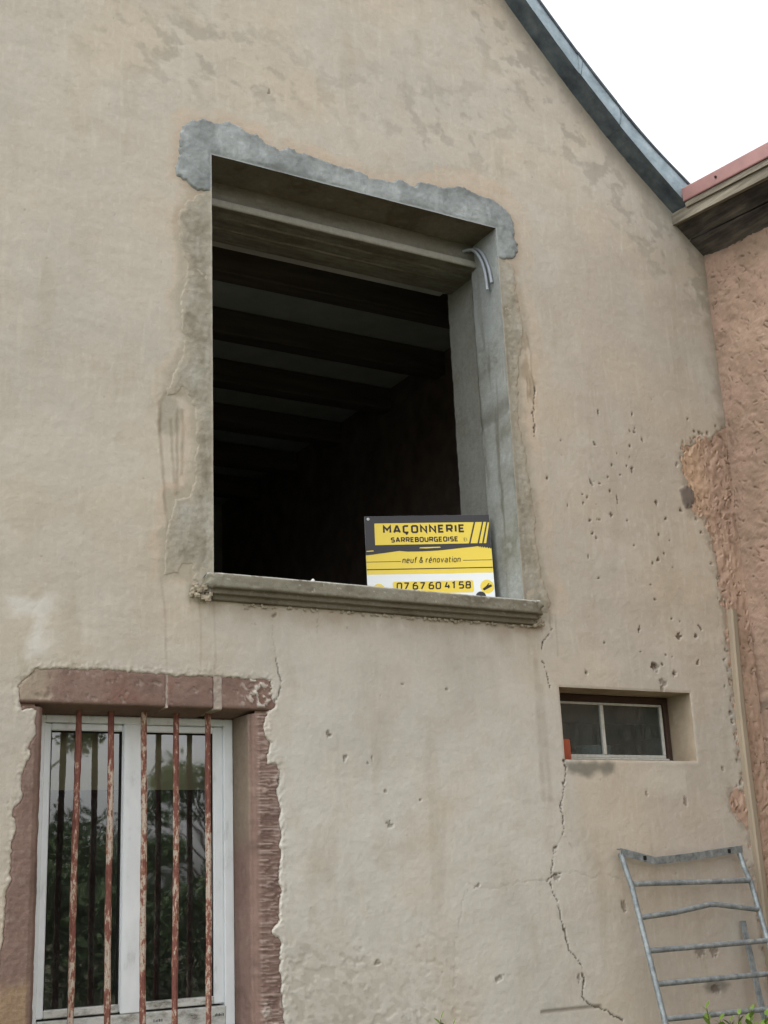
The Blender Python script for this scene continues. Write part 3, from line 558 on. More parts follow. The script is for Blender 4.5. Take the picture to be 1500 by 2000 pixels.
def sill():
    prof = [(0.55, 3.03), (0.30, 3.022), (0.05, 3.008), (-0.062, 2.999), (-0.068, 2.996), (-0.071, 2.990), (-0.071, 2.940), (-0.067, 2.931), (-0.050, 2.930), (-0.047, 2.926), (-0.047, 2.912), (-0.044, 2.908), (-0.026, 2.906), (-0.024, 2.902), (-0.023, 2.888), (-0.018, 2.884), (0.03, 2.878)]
    P = []
    for (a, b), (c_, d_) in zip(prof[:-1], prof[1:]):
        k = max(1, int(math.hypot(c_-a, d_-b)/0.006)); P += [(a+(c_-a)*i/k, b+(d_-b)*i/k) for i in range(k)]
    P = np.array(P+[prof[-1]]); x0, x1 = 2.128, 3.962; xs = np.concatenate([[x0+0.0005], np.linspace(x0, x1, 330), [x1-0.0005]])
    A, Xg = np.meshgrid(np.arange(len(P)), xs, indexing='ij'); Y, Z = P[A, 0].copy(), P[A, 1].copy(); S = A*0.006
    end = (np.abs(Xg-(x0+0.0005)) < 1e-6) | (np.abs(Xg-(x1-0.0005)) < 1e-6)
    cy, cz = 0.1, 2.95; Y = np.where(end, cy, Y); Z = np.where(end, cz, Z)
    edge = np.minimum(Xg-x0, x1-Xg); rag = sst(0.05, 0.0, edge)*(Y < 0.0)
    nz = 0.0012*fbm(Xg, S, 0.12, 3, 171)+0.0006*fbm(Xg, S, 0.025, 3, 172); chip = sst(0.5, 0.66, fbm(Xg, S, 0.04, 3, 173))*0.003*(Y < -0.03)
    Y = Y+nz+chip+rag*(0.01+0.02*fbm(Xg, S, 0.05, 3, 174)); Z = Z+nz-rag*0.012*fbm(Xg, S, 0.04, 3, 175)
    Xg = Xg+rag*0.02*fbm(Y*1, Z*1, 0.04, 3, 176)
    c = conc_col(Xg, S*2, 177, ((128, 124, 110), (140, 137, 124), (100, 94, 80), (156, 154, 144)))
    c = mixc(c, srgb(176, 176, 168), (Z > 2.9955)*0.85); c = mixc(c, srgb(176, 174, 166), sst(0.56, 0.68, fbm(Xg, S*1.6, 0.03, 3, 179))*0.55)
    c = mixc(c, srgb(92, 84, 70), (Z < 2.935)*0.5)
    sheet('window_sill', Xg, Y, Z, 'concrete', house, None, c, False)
    # crumbs of mortar where the sill is bedded
    def crumbs(pts, seed, name='bedding_mortar'):
        r = random.Random(seed); mb = MB()
        for (cx, cy_, cz_, s_) in pts:
            k = 7; vs = []
            for a in range(3):
                for b in range(k):
                    q = s_*r.uniform(0.6, 1.2)*math.cos((a-1)*0.75); an = 2*math.pi*b/k
                    vs.append((cx+q*math.cos(an), cy_+0.6*q*math.sin(an), cz_+s_*0.8*math.sin((a-1)*0.9)*r.uniform(0.7, 1.2)))
            fs = [(i*k+j, i*k+(j+1) % k, (i+1)*k+(j+1) % k, (i+1)*k+j) for i in range(2) for j in range(k)]+[tuple(range(k))[::-1], tuple(range(2*k, 3*k))]
            mb.add(vs, fs)
        mb.build(name, 'crumb', house)['kind'] = 'stuff'
    r = random.Random(5)
    crumbs([(2.10+r.uniform(-0.035, 0.05), -0.015-r.uniform(0, 0.03), 2.915+r.uniform(-0.035, 0.03), r.uniform(0.008, 0.02)) for _ in range(22)], 1)
    crumbs([(r.uniform(2.3, 3.95), -0.008, 2.876+r.uniform(-0.008, 0.004), r.uniform(0.004, 0.010)) for _ in range(120)]+[(3.955+r.uniform(-0.02, 0.04), -0.02, 2.90+r.uniform(-0.025, 0.05), r.uniform(0.006, 0.014)) for _ in range(26)], 2)
plain('crumb', srgb(150, 140, 122), 0.95, 0, 0.2, 60, 0.5, 0.003)
sill()

# ------------------------------------------------------------------ dressed sandstone round the barred window
PINKST = ((124, 102, 93), (132, 111, 101), (106, 87, 79), (146, 127, 117))
def stone_jamb(side):
    xe = LX1 if side > 0 else LX0; zs = np.arange(LZ0-0.12, 2.392, 0.0048)
    wid = 0.26 if side > 0 else 0.24; fr = [(wid-i*0.005, 0.003) for i in range(int((wid-0.03)/0.005))]
    prof = fr+[(0.028, 0.008), (0.022, 0.009), (0.016, 0.013), (0.011, 0.019), (0.008, 0.026), (0.008, 0.030), (0.0045, 0.0335), (0.0, 0.038)]+[(0.0, v) for v in np.linspace(0.05, 0.245, 26)]
    P = np.array(prof); A, Z = np.meshgrid(np.arange(len(P)), zs); U, Y = P[A, 0], P[A, 1]; front = sst(0.024, 0.034, U)
    X = xe+side*U
    g = fbm(X*0.10+0.004*fbm(X, Z, 0.08, 2, 182), Z, 0.0130, 3, 181 if side > 0 else 191); cut = sst(0.0, 0.42, np.abs(g))
    tool = front*(1.0 if side > 0 else 0.12)
    dy = tool*0.0060*(0.55-cut)*np.clip(0.75+0.8*fbm(X, Z, 0.12, 3, 186), 0.15, 1.2)+0.002*fbm(X, Z, 0.1, 3, 183)+0.0014*fbm(X, Z, 0.02, 2, 185)
    dx = side*(0.0025*fbm(Y+X, Z, 0.06, 3, 187))*(1-front)
    Y = Y+dy*np.where(U > 0.001, 1, 0)+front*0.03*sst(0.004, -0.022, stone_sd(X, Z)); X = X+dx
    c = conc_col(X+Y, Z, 189+side, PINKST)
    c = mixc(c, srgb(170, 154, 145), tool*sst(0.7, 1.0, cut)*0.5); c = mixc(c, srgb(104, 84, 80), tool*sst(0.4, 0.0, cut)*0.25)
    if side > 0:
        lp = fbm(X, Z, 0.035, 4, 193); rm = sst(2.43, 2.5, X)*sst(1.6, 2.3, Z)+sst(1.25, 1.1, Z)*0.8*front
        c = mixc(c, srgb(182, 176, 166), sst(0.1, 0.32, lp)*rm*0.85); Y = Y-0.006*sst(0.1, 0.3, lp)*rm
        c = mixc(c, srgb(140, 130, 112), sst(1.75, 1.95, Z)*(U < 0.004)*0.6)
    else:
        c = mixc(c, srgb(148, 126, 100), sst(1.36, 1.30, Z+0.05*fbm(X, Z, 0.1, 3, 197))*sst(1.05, 1.18, Z)*front*0.75)
    sheet('stone_jamb', X, Y, Z, 'sandstone', house, None, c, side < 0)
stone_jamb(1); stone_jamb(-1)
def stone_lintel(x0, x1, seed, label):
    prof = [(0.002, 2.66-i*0.005) for i in range(49)]+[(0.003, 2.412), (0.006, 2.407), (0.014, 2.404), (0.02, 2.4025)]+[(v, 2.4025-0.075*(v-0.02)) for v in np.linspace(0.04, 0.245, 20)]
    P = np.array(prof); xs = np.arange(x0, x1+0.001, 0.005); A, X = np.meshgrid(np.arange(len(P)), xs, indexing='ij'); Y, Z = P[A, 0].copy(), P[A, 1].copy()
    front = A < 49; e = np.minimum(X-x0, x1-X); dx = sst(0.006, 0.0, e)*0.006
    dy = 0.002*fbm(X, Z, 0.15, 3, seed)+0.0012*fbm(X, Z, 0.025, 3, seed+1)
    pit = sst(0.38, 0.55, fbm(X, Z, 0.035, 3, seed+2))*0.005*front
    Y = Y+dy+dx+pit+front*0.03*sst(0.004, -0.022, stone_sd(X, Z))
    c = conc_col(X, Z+Y, seed+4, PINKST); c = mixc(c, srgb(124, 90, 79), sst(0.0, 0.6, fbm(X, Z, 0.3, 3, seed+7))*front*0.5)
    c = mixc(c, srgb(172, 158, 148), sst(0.4, 0.5, fbm(X, Z, 0.035, 3, seed+2))*front*0.4)
    if x0 > 2.2:
        lp = fbm(X, Z, 0.028, 4, 205); k = sst(2.27, 2.38, X)*front; c = mixc(c, srgb(188, 182, 172), sst(0.08, 0.25, lp)*k*0.9); Y = Y-0.007*sst(0.08, 0.25, lp)*k
    if x0 < 1.4:
        k = sst(1.50, 1.36, X+0.06*fbm(X, Z, 0.1, 3, 207))*front; c = mixc(c, srgb(160, 148, 130), k*0.75)
    o = sheet('stone_lintel', X, Y, Z, 'sandstone', house, None, c, False); o['label'] = label
stone_lintel(1.20, 1.956, 211, 'long left stone of the pink lintel')
stone_lintel(1.9585, 2.176, 221, 'short middle stone of the pink lintel')
stone_lintel(2.207, 2.62, 231, 'right end stone of the pink lintel, crusted with old render')
def joint(x0, x1, y, name='mortar_joint'):
    zs = np.linspace(2.40, 2.64, 60); xs = np.linspace(x0-0.004, x1+0.004, 8); X, Z = np.meshgrid(xs, zs)
    Y = y+0.003*fbm(X, Z, 0.03, 3, 241); sheet(name, X, Y, Z, 'mortar', house, None, conc_col(X, Z, 243, ((156, 144, 134), (164, 152, 142), (142, 130, 120), (174, 164, 156))))
joint(1.956, 1.9585, 0.0045); joint(2.176, 2.207, 0.001)
MB().box((2.170, 0.012, 2.397), (2.212, 0.24, 2.5)).build('mortar_joint', 'crumb', house)
MB().box((1.950, 0.012, 2.40), (1.965, 0.24, 2.5)).build('mortar_joint', 'crumb', house)

# pink rough render filling the torn strip by the corner, in the facade plane
def strokes(X, Z, n, seed, ang, spread, ln=(0.03, 0.11), w=(0.004, 0.010), amp=0.006):
    """short trowel ridges and gouges scratched into wet render"""
    r = random.Random(seed); H = np.zeros(X.shape); xs, zs = X[0], Z[:, 0]; x0, x1, z0, z1 = xs[0], xs[-1], zs[0], zs[-1]
    for _ in range(n):
        cx, cz = r.uniform(x0, x1), r.uniform(z0, z1); a = math.radians(ang(cx, cz)+r.gauss(0, spread)); L = r.uniform(*ln); W_ = r.uniform(*w); s = amp*r.uniform(0.4, 1.2)*(1 if r.random() < 0.5 else -1)
        i0, i1 = np.searchsorted(xs, (cx-L, cx+L)); j0, j1 = np.searchsorted(zs, (cz-L, cz+L))
        if i1-i0 < 2 or j1-j0 < 2: continue
        dx, dz = X[j0:j1, i0:i1]-cx, Z[j0:j1, i0:i1]-cz; u = dx*math.cos(a)+dz*math.sin(a); v = -dx*math.sin(a)+dz*math.cos(a)
        v = v+0.25*u*u/L*r.uniform(-1, 1); k = np.clip(1-(u/L)**2*1.2, 0, 1); q = v/W_
        H[j0:j1, i0:i1] += s*k*(np.exp(-q*q)-0.75*np.exp(-(q-1.5)**2))
    return H
def gouges(X, Z, n, seed, ang, spread):
    """smooth trowelled plates broken by short torn gouges with a raised lip"""
    H = strokes(X, Z, n, seed+50, ang, spread, (0.03, 0.12), (0.010, 0.025), 0.0022)
    r = random.Random(seed); xs, zs = X[0], Z[:, 0]
    for _ in range(n):
        cx, cz = r.uniform(xs[0], xs[-1]), r.uniform(zs[0], zs[-1]); a = math.radians(ang(cx, cz)+r.gauss(0, spread)); L = r.uniform(0.005, 0.024); W_ = r.uniform(0.0028, 0.0055); s = r.uniform(0.003, 0.009); sd = 1 if r.random() < 0.7 else -1
        i0, i1 = np.searchsorted(xs, (cx-L-0.03, cx+L+0.03)); j0, j1 = np.searchsorted(zs, (cz-L-0.03, cz+L+0.03))
        if i1-i0 < 3 or j1-j0 < 3: continue
        dx, dz = X[j0:j1, i0:i1]-cx, Z[j0:j1, i0:i1]-cz; u = dx*math.cos(a)+dz*math.sin(a); v = (-dx*math.sin(a)+dz*math.cos(a))*sd+r.uniform(-4, 4)*u*u
        k = np.clip(1.15-(u/L)**2, 0, 1); q = v/W_
        H[j0:j1, i0:i1] += s*k*(-np.exp(-q*q)+0.35*np.exp(-((q+2.0)/1.3)**2))
    return H
PINKR = ((150, 126, 108), (160, 136, 117), (134, 111, 95), (174, 150, 132))
def pink_fill():
    xs = np.arange(4.98, 5.512, 0.005); zs = np.arange(0.6, 4.35, 0.0055); X, Z = np.meshgrid(xs, zs)
    H = gouges(X, Z, 1300, 11, lambda x, z: 82, 45); h = -0.003+0.005*fbm(X, Z, 0.12, 3, 251)+0.003*fbm(X*1.5, Z*0.6, 0.06, 3, 253)+H
    sp = np.maximum(poly_sd(X, Z, PINK), poly_sd(X, Z, PINK_SPOT)); h = h-0.03*sst(-0.025, -0.05, sp)
    c = conc_col(X, Z, 255, PINKR); c = mixc(c, srgb(166, 138, 110), sst(4.3, 3.9, Z)*sst(3.5, 3.8, Z)*sst(5.35, 5.2, X)*0.6); c = c*np.array([1.28, 1.30, 1.34]); c = mixc(c, srgb(96, 74, 58), sst(-0.0025, -0.006, H)*0.6)
    k = np.maximum(sp[:-1, :-1], sp[1:, 1:]) > -0.06
    o = sheet('exposed_render', X, -h, Z, 'pink_render', house, k, c); o['label'] = 'strip of rough pink render bared in the corner'
pink_fill()

# ------------------------------------------------------------------ small window recess
def small_window():
    d = 0.24; pts = [(SX0, SZ0), (SX1, SZ0), (SX1, SZ1), (SX0, SZ1), (SX0, SZ0)]; U = []
    for (a, b), (c_, e) in zip(pts[:-1], pts[1:]):
        k = int(math.hypot(c_-a, e-b)/0.01); U += [(a+(c_-a)*i/k, b+(e-b)*i/k) for i in range(k)]
    U = np.array(U+[pts[0]]); vs = np.concatenate([[-1], np.linspace(0.004, d, 26)]); A, V = np.meshgrid(np.arange(len(U)), vs)
    X, Z = U[A, 0], U[A, 1]; f = 0.003*fbm(X+Z, V, 0.1, 3, 261)*(V > 0)
    Y = np.where(V < 0, 0.003-base_h(X, Z), np.maximum(V, 0.006)); Zs = Z+f+np.where(np.abs(Z-SZ0) < 1e-4, -0.03*np.clip(0.24-V, 0, 1)*0, 0)
    c = conc_col(X+Z, V, 263, ((156, 142, 122), (166, 152, 132), (132, 118, 100), (176, 166, 150)))
    sheet('recess', X+f, Y, Zs, 'plaster', house, None, c, True)
    w = bpy.data.objects.new('small_window', None); link(w, house); w.location = (4.5-2.5, 0.2, 2.2)
    w['label'] = 'small two light window with thin chipped white sash in a deep recess'
    x0, x1, z0, z1, y = SX0+0.004, SX1-0.004, SZ0+0.006, SZ1-0.002, 0.18
    for a, b in (((x0, y, z1-0.035), (x1, y+0.06, z1)), ((x1-0.03, y, z0), (x1, y+0.06, z1-0.035)), ((x0, y, z0), (x0+0.03, y+0.06, z1-0.035)), ((x0+0.03, y+0.01, z0), (x1-0.03, y+0.06, z0+0.022))):
        MB().box(a, b, 0.003).build('frame', 'brown_wood', w)
    q = 0.018; xm = 4.492; xa, xb, za, zb = x0+0.03, x1-0.036, z0+0.026, z1-0.037; y2 = y+0.012
    MB().box((xa, y2, za), (xb, y2+0.02, za+q), 0.003).build('sash', 'old_white_paint', w)
    MB().box((xa-0.02, y2-0.012, za-0.012), (xb+0.012, y2+0.006, za-0.0005), 0.003).build('weather_bar', 'old_white_paint', w)
    MB().box((xa, y2, zb-0.013), (xb, y2+0.02, zb), 0.003).build('sash', 'old_white_paint', w)
    MB().box((xa, y2, za+q), (xa+0.012, y2+0.02, zb-0.013), 0.002).build('sash', 'old_white_paint', w)
    MB().box((xb-0.016, y2, za+q), (xb, y2+0.02, zb-0.013), 0.002).build('sash', 'old_white_paint', w)
    MB().box((xm, y2-0.003, za+q), (xm+0.022, y2+0.022, zb-0.013), 0.003).build('mullion', 'old_white_paint', w)
    for a, b in ((xa+0.012, xm), (xm+0.022, xb-0.016)):
        MB().add([(a, y2+0.01, za+q), (b, y2+0.01, za+q), (b, y2+0.01, zb-0.013), (a, y2+0.01, zb-0.013)], [(0, 1, 2, 3)]).build('pane', 'dull_glass', w, fix=False)
small_window()

# ------------------------------------------------------------------ barred window
def barred_window():
    w = bpy.data.objects.new('barred_window', None); link(w, house); w.location = (1.9-2.5, 0.2, 1.1)
    w['label'] = 'white plastic two sash window behind the rusty bars'
    y = 0.205; x0, x1, z0, z1 = LX0+0.012, LX1-0.001, 1.085, 2.386
    MB().box((x0, y, z0), (x0+0.05, y+0.07, z1), 0.004).build('frame', 'white_plastic', w)
    MB().box((x1-0.045, y, z0), (x1, y+0.07, z1), 0.004).build('frame', 'white_plastic', w)
    MB().box((x0+0.05, y, z1-0.032), (x1-0.045, y+0.07, z1), 0.004).build('frame', 'white_plastic', w)
    MB().box((x0+0.05, y-0.004, z0), (x1-0.045, y+0.07, 1.168), 0.004).build('frame', 'dirty_white', w)
    ys = y+0.012
    def sash(a, b, l, r):
        za, zb = 1.176, 2.352
        s = bpy.data.objects.new('sash', None); link(s, w)
        MB().box((a, ys, za), (a+l, ys+0.06, zb), 0.005).build('stile', 'white_plastic', w)
        MB().box((b-r, ys, za), (b, ys+0.06, zb), 0.005).build('stile', 'white_plastic', w)
        MB().box((a+l, ys, za), (b-r, ys+0.06, za+0.032), 0.004).build('rail', 'dirty_white', w)
        MB().box((a+l, ys, zb-0.03), (b-r, ys+0.06, zb), 0.005).build('rail', 'white_plastic', w)
        # black gasket
        g = 0.006
        for p, q in (((a+l, ys+0.012, zb-0.03-g), (b-r, ys+0.03, zb-0.03)), ((b-r-g, ys+0.012, za+0.032), (b-r, ys+0.03, zb-0.03-g)), ((a+l, ys+0.012, za+0.032), (a+l+g, ys+0.03, zb-0.03-g))):
            MB().box(p, q).build('gasket', 'hole_dark', w)
        yy = ys+0.022
        MB().add([(a+l+g, yy, za+0.032), (b-r-g, yy, za+0.032), (b-r-g, yy, zb-0.03-g), (a+l+g, yy, zb-0.03-g)], [(0, 1, 2, 3)]).build('pane', 'window_glass', w, fix=False)
        bpy.data.objects.remove(s)
    sash(1.470, 1.872, 0.055, 0.034); sash(1.900, 2.306, 0.042, 0.046)
    MB().box((1.840, ys-0.012, 1.170), (1.938, ys-0.001, 2.354), 0.004).build('mullion', 'white_plastic', w)
    # cream roller blind pulled part way down behind the glass
    xs = np.linspace(1.45, 2.34, 40); zs = np.linspace(2.085, 2.42, 16); X, Z = np.meshgrid(xs, zs)
    sheet('roller_blind', X, 0.36+0.006*np.sin(X*9)+0.004*fbm(X, Z, 0.2, 2, 271), Z, 'cream_cloth', w)
    # pale printing on the lower frame
    for xa in (2.255, 1.98, 1.60):
        mb = MB(); r = random.Random(int(xa*100))
        for k in range(7):
            a = xa+0.006*k; mb.box((a, y-0.0052, 1.128), (a+r.uniform(0.0015, 0.004), y-0.0042, 1.128+r.uniform(0.008, 0.012)))
        mb.build('printed_mark', 'sign_black', w)
barred_window()
def window_bars():
    for k in range(5):
        r = random.Random(40+k); x = 1.611+0.147*k+r.uniform(-0.003, 0.003); pts = []; rad = []
        lean = r.uniform(-0.004, 0.004)
        for i in range(60):
            t = i/59; z = 1.0+t*1.40; pts.append((x+lean*(t-0.5)*2+0.0015*math.sin(t*9+k), 0.13, z))
            rad.append(0.0135*(1+0.05*math.sin(31*t+k*2)+r.uniform(-0.05, 0.05)))
        MB().tube(pts, rad, 8, True, 0.39+0.1*k).build('window_bar', 'rusty_paint', house, True)
window_bars()

# ------------------------------------------------------------------ rooms behind the openings
def rooms():
    zc = 5.46; xw = 4.95
    MB().box((-3.6, 0.56, zc), (5.4, 8, zc+0.1)).build('ceiling', 'ceiling_white', house)
    for yb in (0.62, 1.34, 2.16, 2.96, 3.80, 4.65, 5.5):
        MB().box((0.2, yb, 5.27), (xw, yb+0.135, zc-0.002), 0.008).build('ceiling_beam', 'beam_wood', house)
    MB().box((xw, 0.56, 2.8), (xw+0.1, 6.5, zc-0.003)).build('interior_wall', 'old_brick_wall', house)
    MB().box((0.1, 6.4, 2.8), (xw-0.002, 6.5, zc-0.003)).build('interior_wall', 'room_wall', house)
    MB().box((0.0, 0.56, 2.8), (0.1, 6.5, zc-0.003)).build('interior_wall', 'room_wall', house)
    MB().box((2.75, 4.3, 2.8), (2.95, 6.38, zc-0.2)).build('interior_wall', 'room_wall', house)
    MB().box((0.1, 0.56, 2.7), (5.4, 8, 2.8)).build('upper_floor', 'room_wall', house)
    for a, b in (((0.1, 0.47, 2.8), (OX0, 0.56, zc)), ((OX1+0.045, 0.47, 2.8), (xw, 0.56, zc)), ((OX0, 0.50, 2.8), (OX1, 0.56, 3.0)), ((OX0, 0.545, 4.998), (OX1, 0.60, zc))):
        MB().box(a, b).build('interior_wall', 'room_wall', house)
    # ground floor
    MB().box((0.2, 3.4, 0), (5.4, 3.5, 2.7)).build('interior_wall', 'dark_room', house)
    MB().box((3.3, 0.45, 0), (3.4, 3.4, 2.7)).build('interior_wall', 'dark_room', house)
    MB().box((0.1, 0.45, 0), (0.2, 3.4, 2.7)).build('interior_wall', 'dark_room', house)
    MB().box((0.1, 0.28, 2.43), (5.45, 3.4, 2.699)).build('lower_ceiling', 'dark_room', house)
    MB().box((0.2, 0.30, 0.0), (LX0, 0.45, 2.42)).build('interior_wall', 'dark_room', house)
    MB().box((LX1, 0.30, 0.0), (4.0, 0.45, 2.42)).build('interior_wall', 'dark_room', house)
    MB().box((3.4, 0.30, 0.0), (5.4, 0.6, 2.19)).build('interior_wall', 'dark_room', house)
    MB().box((LX0, 0.26, 0.0), (LX1, 0.45, 1.1)).build('interior_wall', 'dark_room', house)
    # outer walls and roof
    MB().box((-3.9, 0.02, 0), (-3.7, 9, 5.3)).build('side_wall', 'room_wall', house)
    MB().box((5.41, 0.05, 0), (5.49, 9, 5.45)).build('side_wall', 'room_wall', house)
    MB().box((-3.9, 8.9, 0), (5.49, 9, 5.3)).build('rear_wall', 'room_wall', house)
rooms()

# ------------------------------------------------------------------ roof edge in zinc
def roof():
    rf = bpy.data.objects.new('roof', None); link(rf, house); rf.location = (0, 0, 5.5)
    O = -0.13
    def up(x):   # height of the verge fascia's top edge
        return rake(x)+0.142+0.03*np.exp(-((np.asarray(x)-5.35)/0.25)**2)
    xs = np.linspace(RIDGE, 5.30, 60)
    for s in (1, -1):
        xx = xs if s > 0 else 2*RIDGE-xs
        v = []; f = []
        for i, (a, b) in enumerate(zip(xs, xx)):
            z = float(rake(a))
            v += [(b, O+0.012, z+0.02), (b, 9.1, z+0.02), (b, O+0.012, z+0.118), (b, 9.1, z+0.118)]
        for i in range(len(xs)-1):
            k = 4*i; f += [(k, k+1, k+5, k+4), (k+2, k+6, k+7, k+3), (k, k+4, k+6, k+2), (k+1, k+3, k+7, k+5)]
        f += [(0, 2, 3, 1), (len(v)-4, len(v)-3, len(v)-1, len(v)-2)]
        MB().add(v, f).build('roof_slab', 'beam_wood', rf)
    cuts = [RIDGE, 2.3, 3.5, 4.505, 4.775, 5.315]
    for i, (a, b) in enumerate(zip(cuts[:-1], cuts[1:])):
        lap = 0.0025 if i % 2 else 0.0; e = 0.02 if i < len(cuts)-2 else 0
        x = np.linspace(a, b+e, max(12, int((b-a)/0.02)))
        # front fascia: slight belly, rolled top
        V = np.linspace(0, 1, 12); X, T = np.meshgrid(x, V); lo, hi = rake(X)+0.002, up(X)
        Y = O-lap-0.006*np.sin(T*math.pi)+0.0025*fbm(X, T, 0.3, 3, 281+i); Z = lo+(hi-lo)*T
        sheet('zinc_fascia', X, Y, Z, 'zinc', rf, flip=False)
        V = np.linspace(0, 1, 14); X, T = np.meshgrid(x, V); Z = rake(X)+lap*-1+0.003*fbm(X, T*0.2, 0.25, 3, 291+i)+0.006*np.sin(T*math.pi)-0.002; Y = O-lap-0.001+(0.03-O)*T
        sheet('zinc_soffit', X, Y, Z, 'zinc_dark', rf, flip=True)
        MB().tube([(q, O-lap-0.004, float(up(q))) for q in np.linspace(a, b, 20)], 0.009, 8).build('rolled_edge', 'zinc_dark', rf, True)
        if 2 <= i <= 3: MB().tube([(b+0.012+0.02*t, O-lap-0.006, float(rake(b+0.012+0.02*t))+0.004+t*0.122) for t in np.linspace(0, 1, 5)], 0.003, 6).build('seam', 'zinc_dark', rf, True)
    # closing plate at the foot of the verge
    x = 5.314; MB().add([(x, O, float(rake(x))), (x, 0.02, float(rake(x))), (x, 0.02, float(up(x))), (x, O, float(up(x))), (x+0.004, O, float(rake(x))), (x+0.004, 0.02, float(rake(x))), (x+0.004, 0.02, float(up(x))), (x+0.004, O, float(up(x)))],
        [(0, 1, 2, 3), (7, 6, 5, 4), (0, 4, 5, 1), (1, 5, 6, 2), (2, 6, 7, 3), (3, 7, 4, 0)]).build('end_plate', 'zinc', rf)
roof()

# ------------------------------------------------------------------ the neighbour on the right
nb = thing('neighbouring_building', 'lower building at right with rough pink render and weathered wooden eaves', 'building', (6.5, -1.5, 0))
def neighbour():
    ys = np.unique(np.concatenate([np.linspace(-6, -0.95, 14), np.arange(-0.95, 0.03, 0.0048)])); zs = np.unique(np.concatenate([np.linspace(0, 0.7, 5), np.arange(0.7, 5.5, 0.0052)]))
    Yg, Z = np.meshgrid(ys, zs)
    ang = lambda y, z: -32+40*math.sin(z*2.1+y*3)
    H = gouges(Yg, Z, 8000, 12, lambda y, z: 15+40*math.sin(z*1.9+y*4), 36)
    h = 0.010*fbm(Yg, Z, 0.25, 3, 301)+0.0035*fbm(Yg, Z, 0.06, 3, 303)+0.0012*fbm(Yg, Z, 0.02, 2, 308)+H*np.where(Yg < -0.94, 0, 1)
    h = h*sst(0.03, -0.02, Yg)
    c = conc_col(Yg, Z, 305, PINKR); c = mixc(c, srgb(136, 116, 98), sst(0.0, 0.6, fbm(Yg, Z, 0.5, 3, 307))*0.6); c = mixc(c, srgb(164, 136, 119), sst(0.1, 0.6, fbm(Yg, Z, 0.35, 3, 309))*0.5)
    c = mixc(c, srgb(84, 64, 52), sst(-0.002, -0.006, H)*0.6); c = mixc(c, srgb(190, 164, 142), sst(0.003, 0.009, H)*0.35)
    c = mixc(c, srgb(104, 96, 88), np.exp(-((Z-2.52-0.02*fbm(Yg, Z, 0.1, 3, 311))/0.035)**2)*0.6)
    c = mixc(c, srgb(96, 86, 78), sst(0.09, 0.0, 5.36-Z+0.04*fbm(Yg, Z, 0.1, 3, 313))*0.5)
    c = c*np.array([0.90, 0.92, 0.95]); sheet('rough_wall', 5.5-h, Yg, Z, 'pink_render', nb, None, c, True)
    MB().box((5.56, -6, 0), (9.5, -0.02, 5.36)).build('building_core', 'brick_red_wall', nb)
    # eaves: two sloping soffit boards, fascia board, painted metal coping; the line dips towards the street
    def zf(y): return 0.105*y
    Y0, Y1 = 0.045, -6.0
    def bar(prof, name, mat, y0=Y0):
        n = 14; v = []; f = []; k = len(prof)
        for i in range(n):
            y = y0+(Y1-y0)*(i/(n-1))**2
            v += [(x, y, z+zf(y)) for x, z in prof]
        for i in range(n-1):
            for j in range(k): f.append((i*k+j, i*k+(j+1) % k, (i+1)*k+(j+1) % k, (i+1)*k+j))
        f += [tuple(range(k))[::-1], tuple((n-1)*k+j for j in range(k))]
        MB().add(v, f).build(name, mat, nb)
    def q(t, dn=0.0):   # point on the sloping soffit, t=0 at the fascia, 1 at the wall
        return (5.285+(5.50-5.285)*t, 5.508-0.168*t-dn)
    bar([q(-0.02), q(0.47), (q(0.47)[0]+0.015, q(0.47)[1]+0.02), (q(-0.02)[0]+0.015, q(-0.02)[1]+0.02)], 'soffit_board', 'dark_wood')
    bar([q(0.50, 0.004), q(1.08, 0.004), (q(1.08)[0]+0.015, q(1.08)[1]+0.02), (q(0.50)[0]+0.015, q(0.50)[1]+0.018)], 'soffit_board', 'dark_wood')
    bar([(5.262, 5.502), (5.290, 5.502), (5.290, 5.580), (5.262, 5.580)], 'fascia_board', 'grey_wood')
    bar([(5.248, 5.566), (5.2618, 5.566), (5.2618, 5.590), (5.30, 5.590), (5.30, 5.602), (5.248, 5.602)], 'drip_board', 'grey_wood', -0.14)
    bar([(5.240, 5.604), (5.30, 5.604), (5.30, 5.696), (5.240, 5.696), (5.237, 5.690), (5.237, 5.61)], 'coping', 'red_metal', -0.135)
    bar([(5.30, 5.52), (9.6, 5.52), (9.6, 5.694), (5.30, 5.694)], 'roof_slab', 'red_metal', -0.14)
    for y in (-0.42, -1.1): MB().tube([(5.240, y, 5.65+zf(y)), (5.230, y, 5.65+zf(y))], 0.008, 8).build('screw', 'hole_dark', nb)
neighbour()

# ================================================================== loose things
def cover_strip():
    mb = MB(); xs = 5.322; prof = [(xs-0.024, 0.012), (xs-0.024, -0.026), (xs-0.016, -0.036), (xs+0.012, -0.036), (xs+0.024, -0.028), (xs+0.024, 0.012)]
    n = 24; v = []; f = []; k = len(prof)
    for i in range(n):
        z = 0.0+3.06*i/(n-1); dx = 0.03*(max(0, z-2.2)/0.86)**2+0.002*math.sin(z*5)
        v += [(x+dx, y, z) for x, y in prof]
    for i in range(n-1):
        for j in range(k): f.append((i*k+j, i*k+(j+1) % k, (i+1)*k+(j+1) % k, (i+1)*k+j))
    f += [tuple(range(k))[::-1], tuple((n-1)*k+j for j in range(k))]
    o = mb.add(v, f).build('cover_strip', 'cover_strip'); tag(o, 'narrow grey beige cover strip running down the corner between the two walls', 'strip')
cover_strip()

